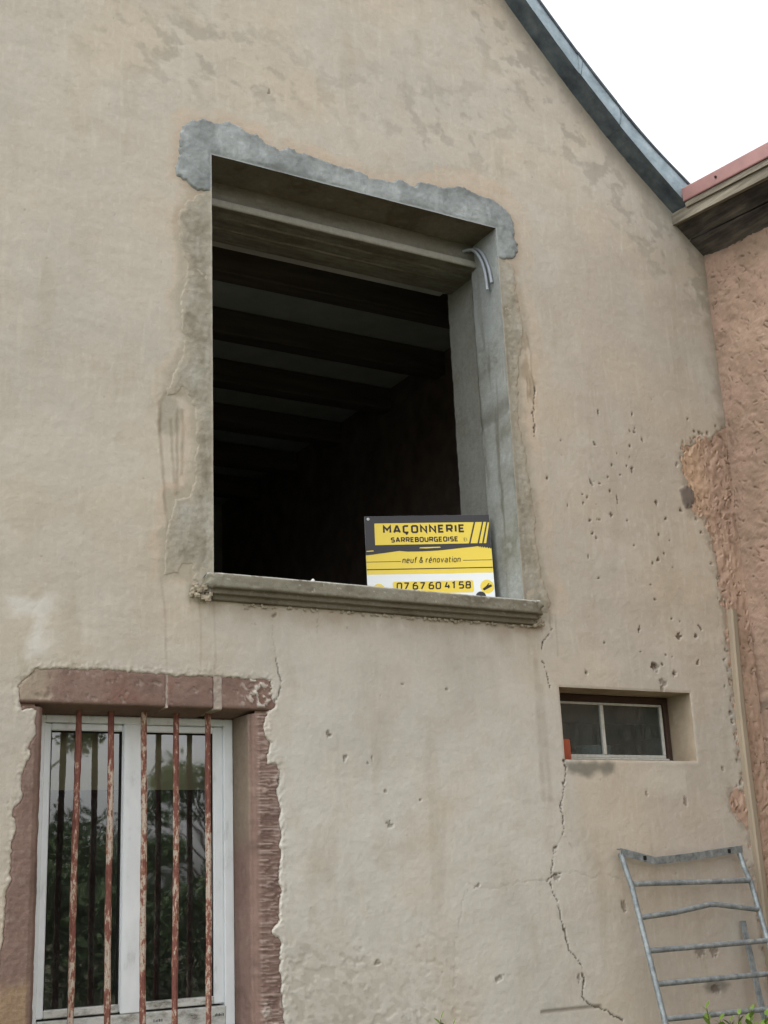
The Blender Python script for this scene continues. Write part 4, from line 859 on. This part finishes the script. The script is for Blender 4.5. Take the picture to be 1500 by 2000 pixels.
def gate():
    g = thing('metal_gate', 'bent galvanised tube gate leaning against the wall under the small window', 'gate', (4.75, -0.35, 0))
    def P(x, z, o=0.0): return (x, -0.05-0.223*(1.73-z)+o, z)
    R = 0.0142
    def tube(name, pts, r=R):
        Q = []
        for a, b in zip(pts[:-1], pts[1:]):
            k = 8; Q += [tuple(a[i]+(b[i]-a[i])*t/k for i in range(3)) for t in range(k)]
        Q.append(pts[-1]); MB().tube(Q, r, 12).build(name, 'galvanised', g, True)
    tube('stile', [P(4.342, 1.735), P(4.350, 1.66), P(4.362, 1.58), P(4.368, 1.2), P(4.374, 0.6), P(4.374, 0.03)])
    tube('stile', [P(5.150, 1.715), P(5.156, 1.64), P(5.176, 1.56), P(5.180, 1.1), P(5.18, 0.6), P(5.18, 0.03)])
    # bent angle iron along the top
    top = [(4.332, 1.742), (4.40, 1.728), (4.540, 1.694), (4.565, 1.694), (4.80, 1.708), (5.165, 1.738)]; v = []; f = []
    for x, z in top:
        x_, y_, z_ = P(x, z, -0.018); v += [(x_, y_, z_+0.018), (x_, y_+0.004, z_-0.019), (x_, y_+0.009, z_-0.019), (x_, y_+0.005, z_+0.013), (x_, y_+0.036, z_+0.013), (x_, y_+0.036, z_+0.018)]
    for i in range(len(top)-1):
        for j in range(6): f.append((i*6+j, i*6+(j+1) % 6, (i+1)*6+(j+1) % 6, (i+1)*6+j))
    f += [tuple(range(6))[::-1], tuple((len(top)-1)*6+j for j in range(6))]
    rail = MB().add(v, f).build('top_rail', 'galvanised', g)
    for x, z in ((4.475, 1.710), (5.062, 1.729)):
        p = P(x, z, -0.0205); MB().box((p[0]-0.010, p[1], p[2]-0.011), (p[0]+0.010, p[1]+0.003, p[2]+0.010), 0.002).build('bolt_hole', 'hole_dark', g)
    zl = [1.586, 1.427, 1.272, 1.121, 0.966, 0.81, 0.655, 0.50, 0.345, 0.19]; zr = [1.575, 1.428, 1.275, 1.118, 0.955, 0.80, 0.65, 0.50, 0.345, 0.19]
    for i, (a, b) in enumerate(zip(zl, zr)):
        xa, xb = 4.372, 5.178
        pts = [P(xa, a), P(xb, b)] if i != 1 else [P(xa, a), P(4.60, a+0.013), P(4.845, a+0.041), P(4.90, a+0.038), P(xb, b)]
        tube('rung', pts, R*0.94)
gate()
def metal_strip():
    a, b = Vector((5.135, -0.040, 1.375)), Vector((5.075, -0.31, 0.0)); d = (b-a).normalized(); s = d.cross(Vector((0, -1, 0))).normalized(); n = s.cross(d).normalized()
    prof = [(-0.016, 0), (-0.016, -0.012), (-0.012, -0.012), (-0.012, -0.003), (0.012, -0.003), (0.012, -0.012), (0.016, -0.012), (0.016, 0)]
    v = [a+s*p+n*q for p, q in prof]+[b+s*p+n*q for p, q in prof]; k = 8
    f = [(i, (i+1) % k, k+(i+1) % k, k+i) for i in range(k)]+[tuple(range(k))[::-1], tuple(range(k, 2*k))]
    o = MB().add(v, f).build('metal_channel', 'galvanised'); tag(o, 'thin galvanised channel leaning on the wall behind the gate', 'metal strip')
metal_strip()

def conduits():
    for i, (p, lab) in enumerate(((((3.815, 0.235, 5.100), (3.838, 0.185, 5.096), (3.850, 0.145, 5.060), (3.858, 0.110, 4.99), (3.862, 0.088, 4.90), (3.862, 0.078, 4.80)), 'longer grey conduit drooping from the concrete lintel, left of the pair'),
                                  (((3.852, 0.235, 5.108), (3.866, 0.180, 5.104), (3.872, 0.135, 5.068), (3.874, 0.095, 5.0), (3.875, 0.066, 4.92), (3.875, 0.052, 4.835)), 'shorter grey conduit drooping from the concrete lintel, right of the pair'))):
        Q = []; P = [Vector(q) for q in p]
        for k in range(len(P)-1):
            p0, p1, p2, p3 = P[max(k-1, 0)], P[k], P[k+1], P[min(k+2, len(P)-1)]
            for t in np.linspace(0, 1, 6)[:-1]:
                Q.append(0.5*((2*p1)+(p2-p0)*t+(2*p0-5*p1+4*p2-p3)*t*t+(3*p1-p0-3*p2+p3)*t**3))
        Q.append(P[-1]); o = MB().tube(Q, 0.0085, 10).build('conduit', 'grey_conduit', None, True); tag(o, lab, 'conduit', 'conduits in the opening')
conduits()

# ------------------------------------------------------------------ builder's sign
def ch(x0, y0, x1, y1, c): return [(x0+c, y0), (x1-c, y0), (x1, y0+c), (x1, y1-c), (x1-c, y1), (x0+c, y1), (x0, y1-c), (x0, y0+c), (x0+c, y0)]
GL = {
 'M': (0.84, [[(0, 0), (0, 1), (0.42, 0.42), (0.84, 1), (0.84, 0)]]), 'A': (0.78, [[(0, 0), (0.34, 1), (0.44, 1), (0.78, 0)], [(0.12, 0.26), (0.66, 0.26)]]),
 'C': (0.62, [[(0.62, 1), (0.13, 1), (0, 0.87), (0, 0.13), (0.13, 0), (0.62, 0)]]), 'Ç': (0.62, [[(0.62, 1), (0.13, 1), (0, 0.87), (0, 0.13), (0.13, 0), (0.62, 0)], [(0.34, -0.02), (0.40, -0.2), (0.26, -0.3)]]),
 'O': (0.70, [ch(0, 0, 0.7, 1, 0.13)]), 'N': (0.70, [[(0, 0), (0, 1), (0.7, 0), (0.7, 1)]]), 'E': (0.58, [[(0.58, 1), (0, 1), (0, 0), (0.58, 0)], [(0, 0.5), (0.5, 0.5)]]),
 'R': (0.66, [[(0, 0), (0, 1), (0.54, 1), (0.66, 0.88), (0.66, 0.56), (0.54, 0.44), (0, 0.44)], [(0.36, 0.44), (0.66, 0)]]), 'I': (0.02, [[(0.01, 0), (0.01, 1)]]),
 'S': (0.62, [[(0.62, 1), (0.13, 1), (0, 0.88), (0, 0.62), (0.13, 0.5), (0.49, 0.5), (0.62, 0.38), (0.62, 0.12), (0.49, 0), (0, 0)]]),
 'B': (0.64, [[(0, 0), (0, 1), (0.5, 1), (0.6, 0.9), (0.6, 0.62), (0.5, 0.52), (0.64, 0.4), (0.64, 0.12), (0.52, 0), (0, 0)], [(0, 0.52), (0.5, 0.52)]]),
 'U': (0.66, [[(0, 1), (0, 0.13), (0.13, 0), (0.53, 0), (0.66, 0.13), (0.66, 1)]]), 'G': (0.66, [[(0.66, 1), (0.13, 1), (0, 0.87), (0, 0.13), (0.13, 0), (0.66, 0), (0.66, 0.46), (0.36, 0.46)]]),
 '0': (0.60, [ch(0, 0, 0.6, 1, 0.13)]), '7': (0.56, [[(0, 1), (0.56, 1), (0.56, 0.9), (0.2, 0)]]), '6': (0.60, [[(0.5, 1), (0.2, 1), (0, 0.7), (0, 0.13), (0.13, 0), (0.47, 0), (0.6, 0.13), (0.6, 0.44), (0.47, 0.57), (0, 0.57)]]),
 '4': (0.60, [[(0.2, 1), (0, 0.3), (0.6, 0.3)], [(0.44, 0.6), (0.44, 0)]]), '1': (0.26, [[(0, 0.84), (0.24, 1), (0.24, 0)]]), '5': (0.58, [[(0.56, 1), (0.04, 1), (0, 0.55), (0.45, 0.55), (0.58, 0.43), (0.58, 0.13), (0.45, 0), (0, 0)]]),
 '8': (0.60, [ch(0.03, 0.52, 0.57, 1, 0.1), ch(0, 0, 0.6, 0.52, 0.12)]),
 'n': (0.46, [[(0, 0), (0, 0.68)], [(0, 0.56), (0.14, 0.68), (0.36, 0.68), (0.46, 0.56), (0.46, 0)]]), 'e': (0.48, [[(0.02, 0.36), (0.48, 0.36), (0.48, 0.56), (0.36, 0.68), (0.12, 0.68), (0, 0.54), (0, 0.12), (0.12, 0), (0.44, 0)]]),
 'u': (0.46, [[(0, 0.68), (0, 0.12), (0.12, 0), (0.32, 0), (0.46, 0.12)], [(0.46, 0.68), (0.46, 0)]]), 'f': (0.34, [[(0.12, -0.02), (0.12, 0.86), (0.24, 1), (0.38, 1)], [(0, 0.68), (0.34, 0.68)]]),
 '&': (0.60, [[(0.6, 0), (0.12, 0.72), (0.12, 0.88), (0.22, 1), (0.34, 0.9), (0.34, 0.76), (0.02, 0.36), (0.02, 0.12), (0.14, 0), (0.34, 0), (0.58, 0.4)]]),
 'r': (0.30, [[(0, 0), (0, 0.68)], [(0, 0.52), (0.14, 0.68), (0.32, 0.68)]]), 'o': (0.46, [ch(0, 0, 0.46, 0.68, 0.12)]), 'v': (0.46, [[(0, 0.68), (0.2, 0), (0.46, 0.68)]]),
 'a': (0.46, [[(0.04, 0.68), (0.34, 0.68), (0.46, 0.56), (0.46, 0), (0.12, 0), (0, 0.1), (0, 0.28), (0.1, 0.38), (0.46, 0.38)]]), 't': (0.34, [[(0.12, 0.92), (0.12, 0.12), (0.22, 0), (0.34, 0)], [(0, 0.68), (0.34, 0.68)]]), 'i': (0.02, [[(0.01, 0), (0.01, 0.68)], [(0.01, 0.86), (0.01, 0.98)]])}
GL['é'] = (0.48, GL['e'][1]+[[(0.2, 0.82), (0.34, 1.02)]])
def builder_sign():
    S = thing('builder_sign', 'yellow, black and white masonry company sign standing in the large opening', 'sign', (3.54, 0.32, 3.016))
    B = Vector((3.230, 0.456, 3.016)); th, ph = 0.43053, 0.05096
    e = Vector((math.cos(th), -math.sin(th), 0)); n = Vector((math.sin(th), math.cos(th), 0)); up = Vector((0, 0, 1))*math.cos(ph)+n*math.sin(ph); out = up.cross(e)*-1
    out = e.cross(up)
    if out.y > 0: out = -out
    def at(u, v, k): p = B+e*u+up*v+out*k; return (p.x, p.y, p.z)
    W, H = 0.673, 0.507
    def plate(name, pts, k, mat, parent):
        m = len(pts); v = [at(u, w, k-0.0003) for u, w in pts]+[at(u, w, k) for u, w in pts]
        f = [tuple(range(m)), tuple(range(m, 2*m))]+[(i, (i+1) % m, m+(i+1) % m, m+i) for i in range(m)]
        return MB().add(v, f).build(name, mat, parent)
    def ribbon(mb, pts, t, k):
        P = [Vector(p) for p in pts]; closed = (P[0]-P[-1]).length < 1e-6
        if closed: P = P[:-1]
        m = len(P); L, R = [], []
        for i in range(m):
            a = P[i-1] if (i > 0 or closed) else None; b = P[(i+1) % m] if (i < m-1 or closed) else None
            d1 = (P[i]-a).normalized() if a is not None else None; d2 = (b-P[i]).normalized() if b is not None else None
            if d1 is None: d1 = d2
            if d2 is None: d2 = d1
            nn = Vector((-d1.y-d2.y, d1.x+d2.x)); nn = nn.normalized() if nn.length > 1e-6 else Vector((-d1.y, d1.x))
            sc = t/2/max(0.45, nn.dot(Vector((-d1.y, d1.x)))); q = P[i].copy()
            if not closed and i == 0: q -= d1*t*0.45*0
            L.append(q+nn*sc); R.append(q-nn*sc)
        v = [at(p.x, p.y, k) for p in L]+[at(p.x, p.y, k) for p in R]; f = []
        for i in range(m if closed else m-1): j = (i+1) % m; f.append((i, j, m+j, m+i))
        mb.add(v, f)
    def text(s, u0, u1, v0, h, t, k, mat, slant=0.0, gap=0.24, parent=None, space=0.3):
        adv = sum(GL[c][0]+gap+t/h if c != ' ' else space for c in s)-gap-t/h; sx = (u1-u0-t)/adv; x = u0+t/2; mb = MB(); hh = h-t
        for c in s:
            if c == ' ': x += space*sx; continue
            w, st = GL[c]
            for pl in st: ribbon(mb, [(x+p*sx+slant*q*h, v0+t/2+q*hh) for p, q in pl], t, k)
            x += (w+gap+t/h)*sx
        return mb.build('lettering', mat, parent, fix=False)
    m = [(0, 0), (W, 0), (W, H), (0, H)]
    v = [at(u, w, 0) for u, w in m]+[at(u, w, -0.005) for u, w in m]
    pn = MB().add(v, [(0, 1, 2, 3), (7, 6, 5, 4), (0, 4, 5, 1), (1, 5, 6, 2), (2, 6, 7, 3), (3, 7, 4, 0)]).build('panel', 'sign_white', S)
    r = random.Random(3)
    brush = [(0.0, 0.290), (0.03, 0.292), (0.0593, 0.296), (0.11, 0.302), (0.1776, 0.311), (0.2215, 0.306), (0.30, 0.306), (0.3843, 0.309), (0.45, 0.315), (0.5187, 0.322), (0.57, 0.326), (0.6012, 0.3300)]
    brush += [(0.607, 0.324), (0.612, 0.329), (0.618, 0.321), (0.624, 0.327), (0.630, 0.320), (0.637, 0.326), (0.643, 0.318), (0.650, 0.324), (0.656, 0.315), (0.662, 0.321), (0.668, 0.314), (W-0.0005, 0.318)]
    plate('yellow_field', [(0.0005, 0.183), (W-0.0005, 0.182)]+[(W-0.0005, 0.36), (0.0005, 0.36)], 0.0006, 'sign_yellow', S)
    plate('black_band', brush+[(W-0.0005, H-0.0005), (0.0005, H-0.0005)], 0.0012, 'sign_black', S)
    plate('title_field', [(0.051, 0.345), (0.553, 0.346), (0.587, 0.465), (0.052, 0.466)], 0.0018, 'sign_yellow', S)
    plate('stripe', [(0.562, 0.346), (0.599, 0.346), (0.632, 0.465), (0.596, 0.465)], 0.0018, 'sign_yellow', S)
    plate('stripe', [(0.608, 0.346), (0.624, 0.346), (0.655, 0.465), (0.640, 0.465)], 0.0018, 'sign_yellow', S)
    plate('stripe', [(0.633, 0.346), (0.646, 0.346), (0.6715, 0.462), (0.663, 0.463)], 0.0018, 'sign_yellow', S)
    plate('paint_streak', [(0.285, 0.324), (0.32, 0.322), (0.40, 0.325), (0.395, 0.330), (0.33, 0.329), (0.29, 0.328)], 0.0018, 'sign_yellow', S)
    plate('paint_streak', [(0.003, 0.309), (0.042, 0.311), (0.04, 0.316), (0.003, 0.313)], 0.0018, 'sign_yellow', S)
    text('MAÇONNERIE', 0.096, 0.536, 0.408, 0.046, 0.0105, 0.0024, 'sign_ink', 0, 0.26, S)
    text('SARREBOURGEOISE', 0.136, 0.497, 0.3575, 0.029, 0.0066, 0.0024, 'sign_ink', 0, 0.18, S)
    text('EI', 0.527, 0.544, 0.358, 0.019, 0.0022, 0.0024, 'sign_ink', 0, 0.3, S)
    text('neuf & rénovation', 0.190, 0.500, 0.2425, 0.0335, 0.0040, 0.0024, 'sign_ink', 0.14, 0.2, S, 0.34)
    for a, b, c_, d_ in ((0.0005, 0.183, 0.2508, 0.2538), (0.515, W-0.0005, 0.2508, 0.2538), (0.0005, W-0.0005, 0.2075, 0.2128)):
        plate('rule', [(a, c_), (b, c_), (b, d_), (a, d_)], 0.0012, 'sign_ink', S)
    plate('number_field', ch(0.134, 0.076, 0.562, 0.1415, 0.006)[:-1], 0.0006, 'sign_yellow', S)
    text('07 67 60 41 58', 0.152, 0.547, 0.096, 0.041, 0.0075, 0.0014, 'sign_ink', 0.06, 0.2, S, 0.34)
    def disc(u, v_, rr, k, mat, name, n=28): plate(name, [(u+rr*math.cos(2*math.pi*i/n), v_+rr*math.sin(2*math.pi*i/n)) for i in range(n)], k, mat, S)
    disc(0.634, 0.105, 0.037, 0.0006, 'sign_yellow', 'round_emblem'); disc(0.060, 0.098, 0.034, 0.0006, 'sign_yellow', 'round_emblem'); disc(0.597, 0.052, 0.027, 0.0012, 'sign_black', 'round_emblem')
    plate('trowel_emblem', [(0.608, 0.092), (0.617, 0.084), (0.661, 0.106), (0.656, 0.117), (0.640, 0.112), (0.648, 0.121), (0.642, 0.124), (0.630, 0.110)], 0.0012, 'sign_ink', S)
    p = at(0.0194, 0.4905, 0.0015); q = at(0.0194, 0.4905, 0.004)
    MB().tube([p, q], 0.0072, 14).build('eyelet', 'brass', S); MB().tube([at(0.0194, 0.4905, 0.0042), at(0.0194, 0.4905, 0.0046)], 0.003, 10).build('eyelet_hole', 'hole_dark', S)
builder_sign()

def small_things():
    o = MB().box((4.125, 0.085, 2.2085), (4.190, 0.165, 2.318), 0.006).build('brick_piece', 'orange_brick'); tag(o, 'orange brick piece stood on end on the small window ledge', 'brick')
    o = MB().tube([(2.686, 0.02, 3.006), (2.686, 0.02, 3.022), (2.688, 0.021, 3.03)], [0.012, 0.011, 0.004], 9).build('pale_scrap', 'pale_scrap', None, True); tag(o, 'tiny pale scrap lying on the concrete sill', 'scrap')
    n = 20; v = []; f = []
    rings = [(0.085, 0), (0.092, 0.004), (0.103, 0.125), (0.108, 0.127), (0.108, 0.135), (0.100, 0.135), (0.088, 0.01), (0.0, 0.008)]
    for rr, z in rings: v += [(4.64+rr*math.cos(2*math.pi*i/n), 0.46+0.8*rr*math.sin(2*math.pi*i/n), 2.192+z) for i in range(n)]
    for a in range(len(rings)-1):
        for i in range(n): f.append((a*n+i, a*n+(i+1) % n, (a+1)*n+(i+1) % n, (a+1)*n+i))
    f.append(tuple(range(n))[::-1]); o = MB().add(v, f).build('plastic_tub', 'blue_plastic', None, True); tag(o, 'pale blue plastic tub behind the small window glass', 'tub')
small_things()

# ------------------------------------------------------------------ plants
LEAF = None
def leaf_mesh():
    v = []; f = []; prof = [(0, 0.03), (0.2, 0.30), (0.45, 0.42), (0.7, 0.33), (0.9, 0.13), (1.0, 0.01)]
    for u, w in prof: v += [(u, -w, 0.10*w+0.05*math.sin(u*3)), (u, 0, 0.05*math.sin(u*3)), (u, w, 0.10*w+0.05*math.sin(u*3))]
    for i in range(len(prof)-1):
        for j in (0, 1): f.append((3*i+j, 3*i+j+1, 3*i+4+j, 3*i+3+j))
    me = bpy.data.meshes.new('leaf'); me.from_pydata(v, [], f); me.materials.append(MAT['leaf_light']); me.polygons.foreach_set('use_smooth', [True]*len(f)); return me
def shrub(base, tips, label, seed):
    global LEAF
    if LEAF is None: LEAF = leaf_mesh()
    r = random.Random(seed); s = thing('shrub', label, 'shrub', base, 'shrubs at the foot of the wall'); bv = Vector(base)
    for tp in tips:
        T = Vector(tp); P = [bv+(T-bv)*t+Vector((r.uniform(-0.02, 0.02), r.uniform(-0.02, 0.02), 0))*math.sin(t*3.1)*1.5 for t in np.linspace(0, 1, 9)]
        MB().tube(P, [0.008*(1-0.8*i/8) for i in range(9)], 6).build('stem', 'bark', s, True)
        for k in range(18):
            t = 1-0.018*k; q = bv+(T-bv)*t; an = k*2.4+r.uniform(-0.4, 0.4); el = 0.9-0.05*k+r.uniform(-0.2, 0.2)
            L = (0.034+0.0035*min(k, 7))*r.uniform(0.8, 1.2); o = bpy.data.objects.new('leaf', LEAF); link(o, s)
            o.location = q-bv; o.rotation_euler = (r.uniform(-0.3, 0.3), -el, an); o.scale = (L, L*0.9, L)
    co = []; fa = []
    n = 900; lowz = min(t[2] for t in tips)-0.16
    for i in range(n):
        z = lowz*math.sqrt(r.random()); a = r.uniform(0, 6.283); rr = 0.24*math.sqrt(r.random())*(0.5+0.5*math.sin(min(1, z/lowz)*3.0)); c = bv+Vector((rr*math.cos(a), rr*math.sin(a)*0.7, z))
        d = Vector((r.gauss(0, 1), r.gauss(0, 1), r.gauss(0, 0.6))).normalized(); w = d.orthogonal().normalized(); L = r.uniform(0.02, 0.04)
        k = len(co); co += [c, c+d*L*0.5+w*L*0.25, c+d*L, c+d*L*0.5-w*L*0.25]; fa.append((k, k+1, k+2, k+3))
    o = mesh_np('foliage', np.array(co), np.array(fa), 'leaf_light', s, None, False); o['kind'] = 'stuff'
shrub((4.38, -0.52, 0), [(4.385, -0.50, 1.03), (4.43, -0.53, 0.975), (4.50, -0.52, 0.965), (4.58, -0.50, 0.985), (4.66, -0.50, 1.0), (4.70, -0.55, 0.975), (4.30, -0.45, 0.93)], 'green leafy shrub with light shoots in front of the gate', 3)
shrub((2.93, -0.50, 0), [(2.945, -0.50, 1.10), (2.99, -0.52, 1.075), (3.02, -0.45, 1.03), (2.85, -0.55, 1.0)], 'green leafy shoot below the middle of the wall', 5)
def tree(base, h, rad, nleaf, label, seed, trunk=0.14):
    r = random.Random(seed); t = thing('tree', label, 'tree', base, 'trees facing the house'); b = Vector(base); mb = MB()
    mb.tube([b, b+Vector((0.05, 0.03, h*0.3)), b+Vector((0.12, 0, h*0.55)), b+Vector((0.1, 0.05, h*0.9))], [trunk, trunk*0.8, trunk*0.5, trunk*0.15], 9)
    cl = []
    for k in range(16):
        a = r.uniform(0, 6.283); z = h*r.uniform(0.35, 0.98); q = rad*math.sqrt(max(0.05, 1-((z/h-0.6)/0.45)**2))*r.uniform(0.4, 1); c = b+Vector((q*math.cos(a), q*math.sin(a), z)); cl.append((c, rad*r.uniform(0.22, 0.42)))
        s0 = b+Vector((0.1, 0, z*0.6)); mb.tube([s0, s0+(c-s0)*0.5+Vector((0, 0, 0.15)), c], [trunk*0.35, trunk*0.2, trunk*0.06], 6)
    mb.build('trunk', 'bark', t, True); R = np.random.RandomState(seed); n = nleaf
    ci = R.randint(0, len(cl), n); C = np.array([c for c, _ in cl])[ci]; S = np.array([s for _, s in cl])[ci]
    d = R.normal(size=(n, 3)); d /= np.linalg.norm(d, axis=1)[:, None]; c = C+d*(S*R.rand(n)**0.45)[:, None]*np.array([1, 1, 0.75])
    a = R.normal(size=(n, 3)); a /= np.linalg.norm(a, axis=1)[:, None]; w = np.cross(a, R.normal(size=(n, 3))); w /= np.linalg.norm(w, axis=1)[:, None]; L = R.uniform(0.09, 0.17, n)[:, None]
    co = np.stack([c, c+a*L*0.5+w*L*0.3, c+a*L, c+a*L*0.5-w*L*0.3], 1).reshape(-1, 3)
    mesh_np('crown', co, np.arange(4*n).reshape(n, 4), 'leaf_dark', t, None, False)
tree((5.2, -16.5, 0), 6.6, 1.9, 7000, 'dark leafy tree mirrored in the left pane of the barred window', 21)
tree((9.3, -22, 0), 3.0, 1.7, 5000, 'low bushy tree mirrored in the right pane of the barred window', 22, 0.1)
tree((7.4, -19, 0), 2.4, 1.5, 5000, 'short broad tree mirrored between the two sashes', 23, 0.1)
tree((12.5, -24, 0), 4.6, 2.2, 6000, 'wide dark tree standing farthest right opposite the house', 24)
tree((2.0, -18, 0), 7.0, 2.2, 6000, 'tall dark tree standing farthest left opposite the house', 25)

def hedge(x0, x1, y, h, label, seed):
    r = np.random.RandomState(seed); t = thing('hedge', label, 'hedge', ((x0+x1)/2, y, 0)); n = 16000
    u = r.rand(n); c = np.stack([x0+(x1-x0)*u, y+r.normal(0, 0.28, n), h*(r.rand(n)**0.6)*(1+0.12*np.sin(u*23)+0.08*np.sin(u*61))], -1)
    a = r.normal(size=(n, 3)); a /= np.linalg.norm(a, axis=1)[:, None]; w = np.cross(a, r.normal(size=(n, 3))); w /= np.linalg.norm(w, axis=1)[:, None]; L = r.uniform(0.08, 0.15, n)[:, None]
    co = np.stack([c, c+a*L*0.5+w*L*0.3, c+a*L, c+a*L*0.5-w*L*0.3], 1).reshape(-1, 3)
    mesh_np('foliage', co, np.arange(4*n).reshape(n, 4), 'leaf_dark', t, None, False)
    mb = MB()
    for k in range(14):
        x = x0+(x1-x0)*(k+0.5)/14; mb = MB(); mb.tube([(x, y, 0), (x+0.05, y+0.03, h*0.5), (x-0.03, y-0.05, h*0.85)], [0.03, 0.02, 0.008], 6); mb.build('trunk', 'bark', t, True)
hedge(1.5, 10.5, -10.5, 1.7, 'dark hedge mirrored low in the barred window panes', 31)
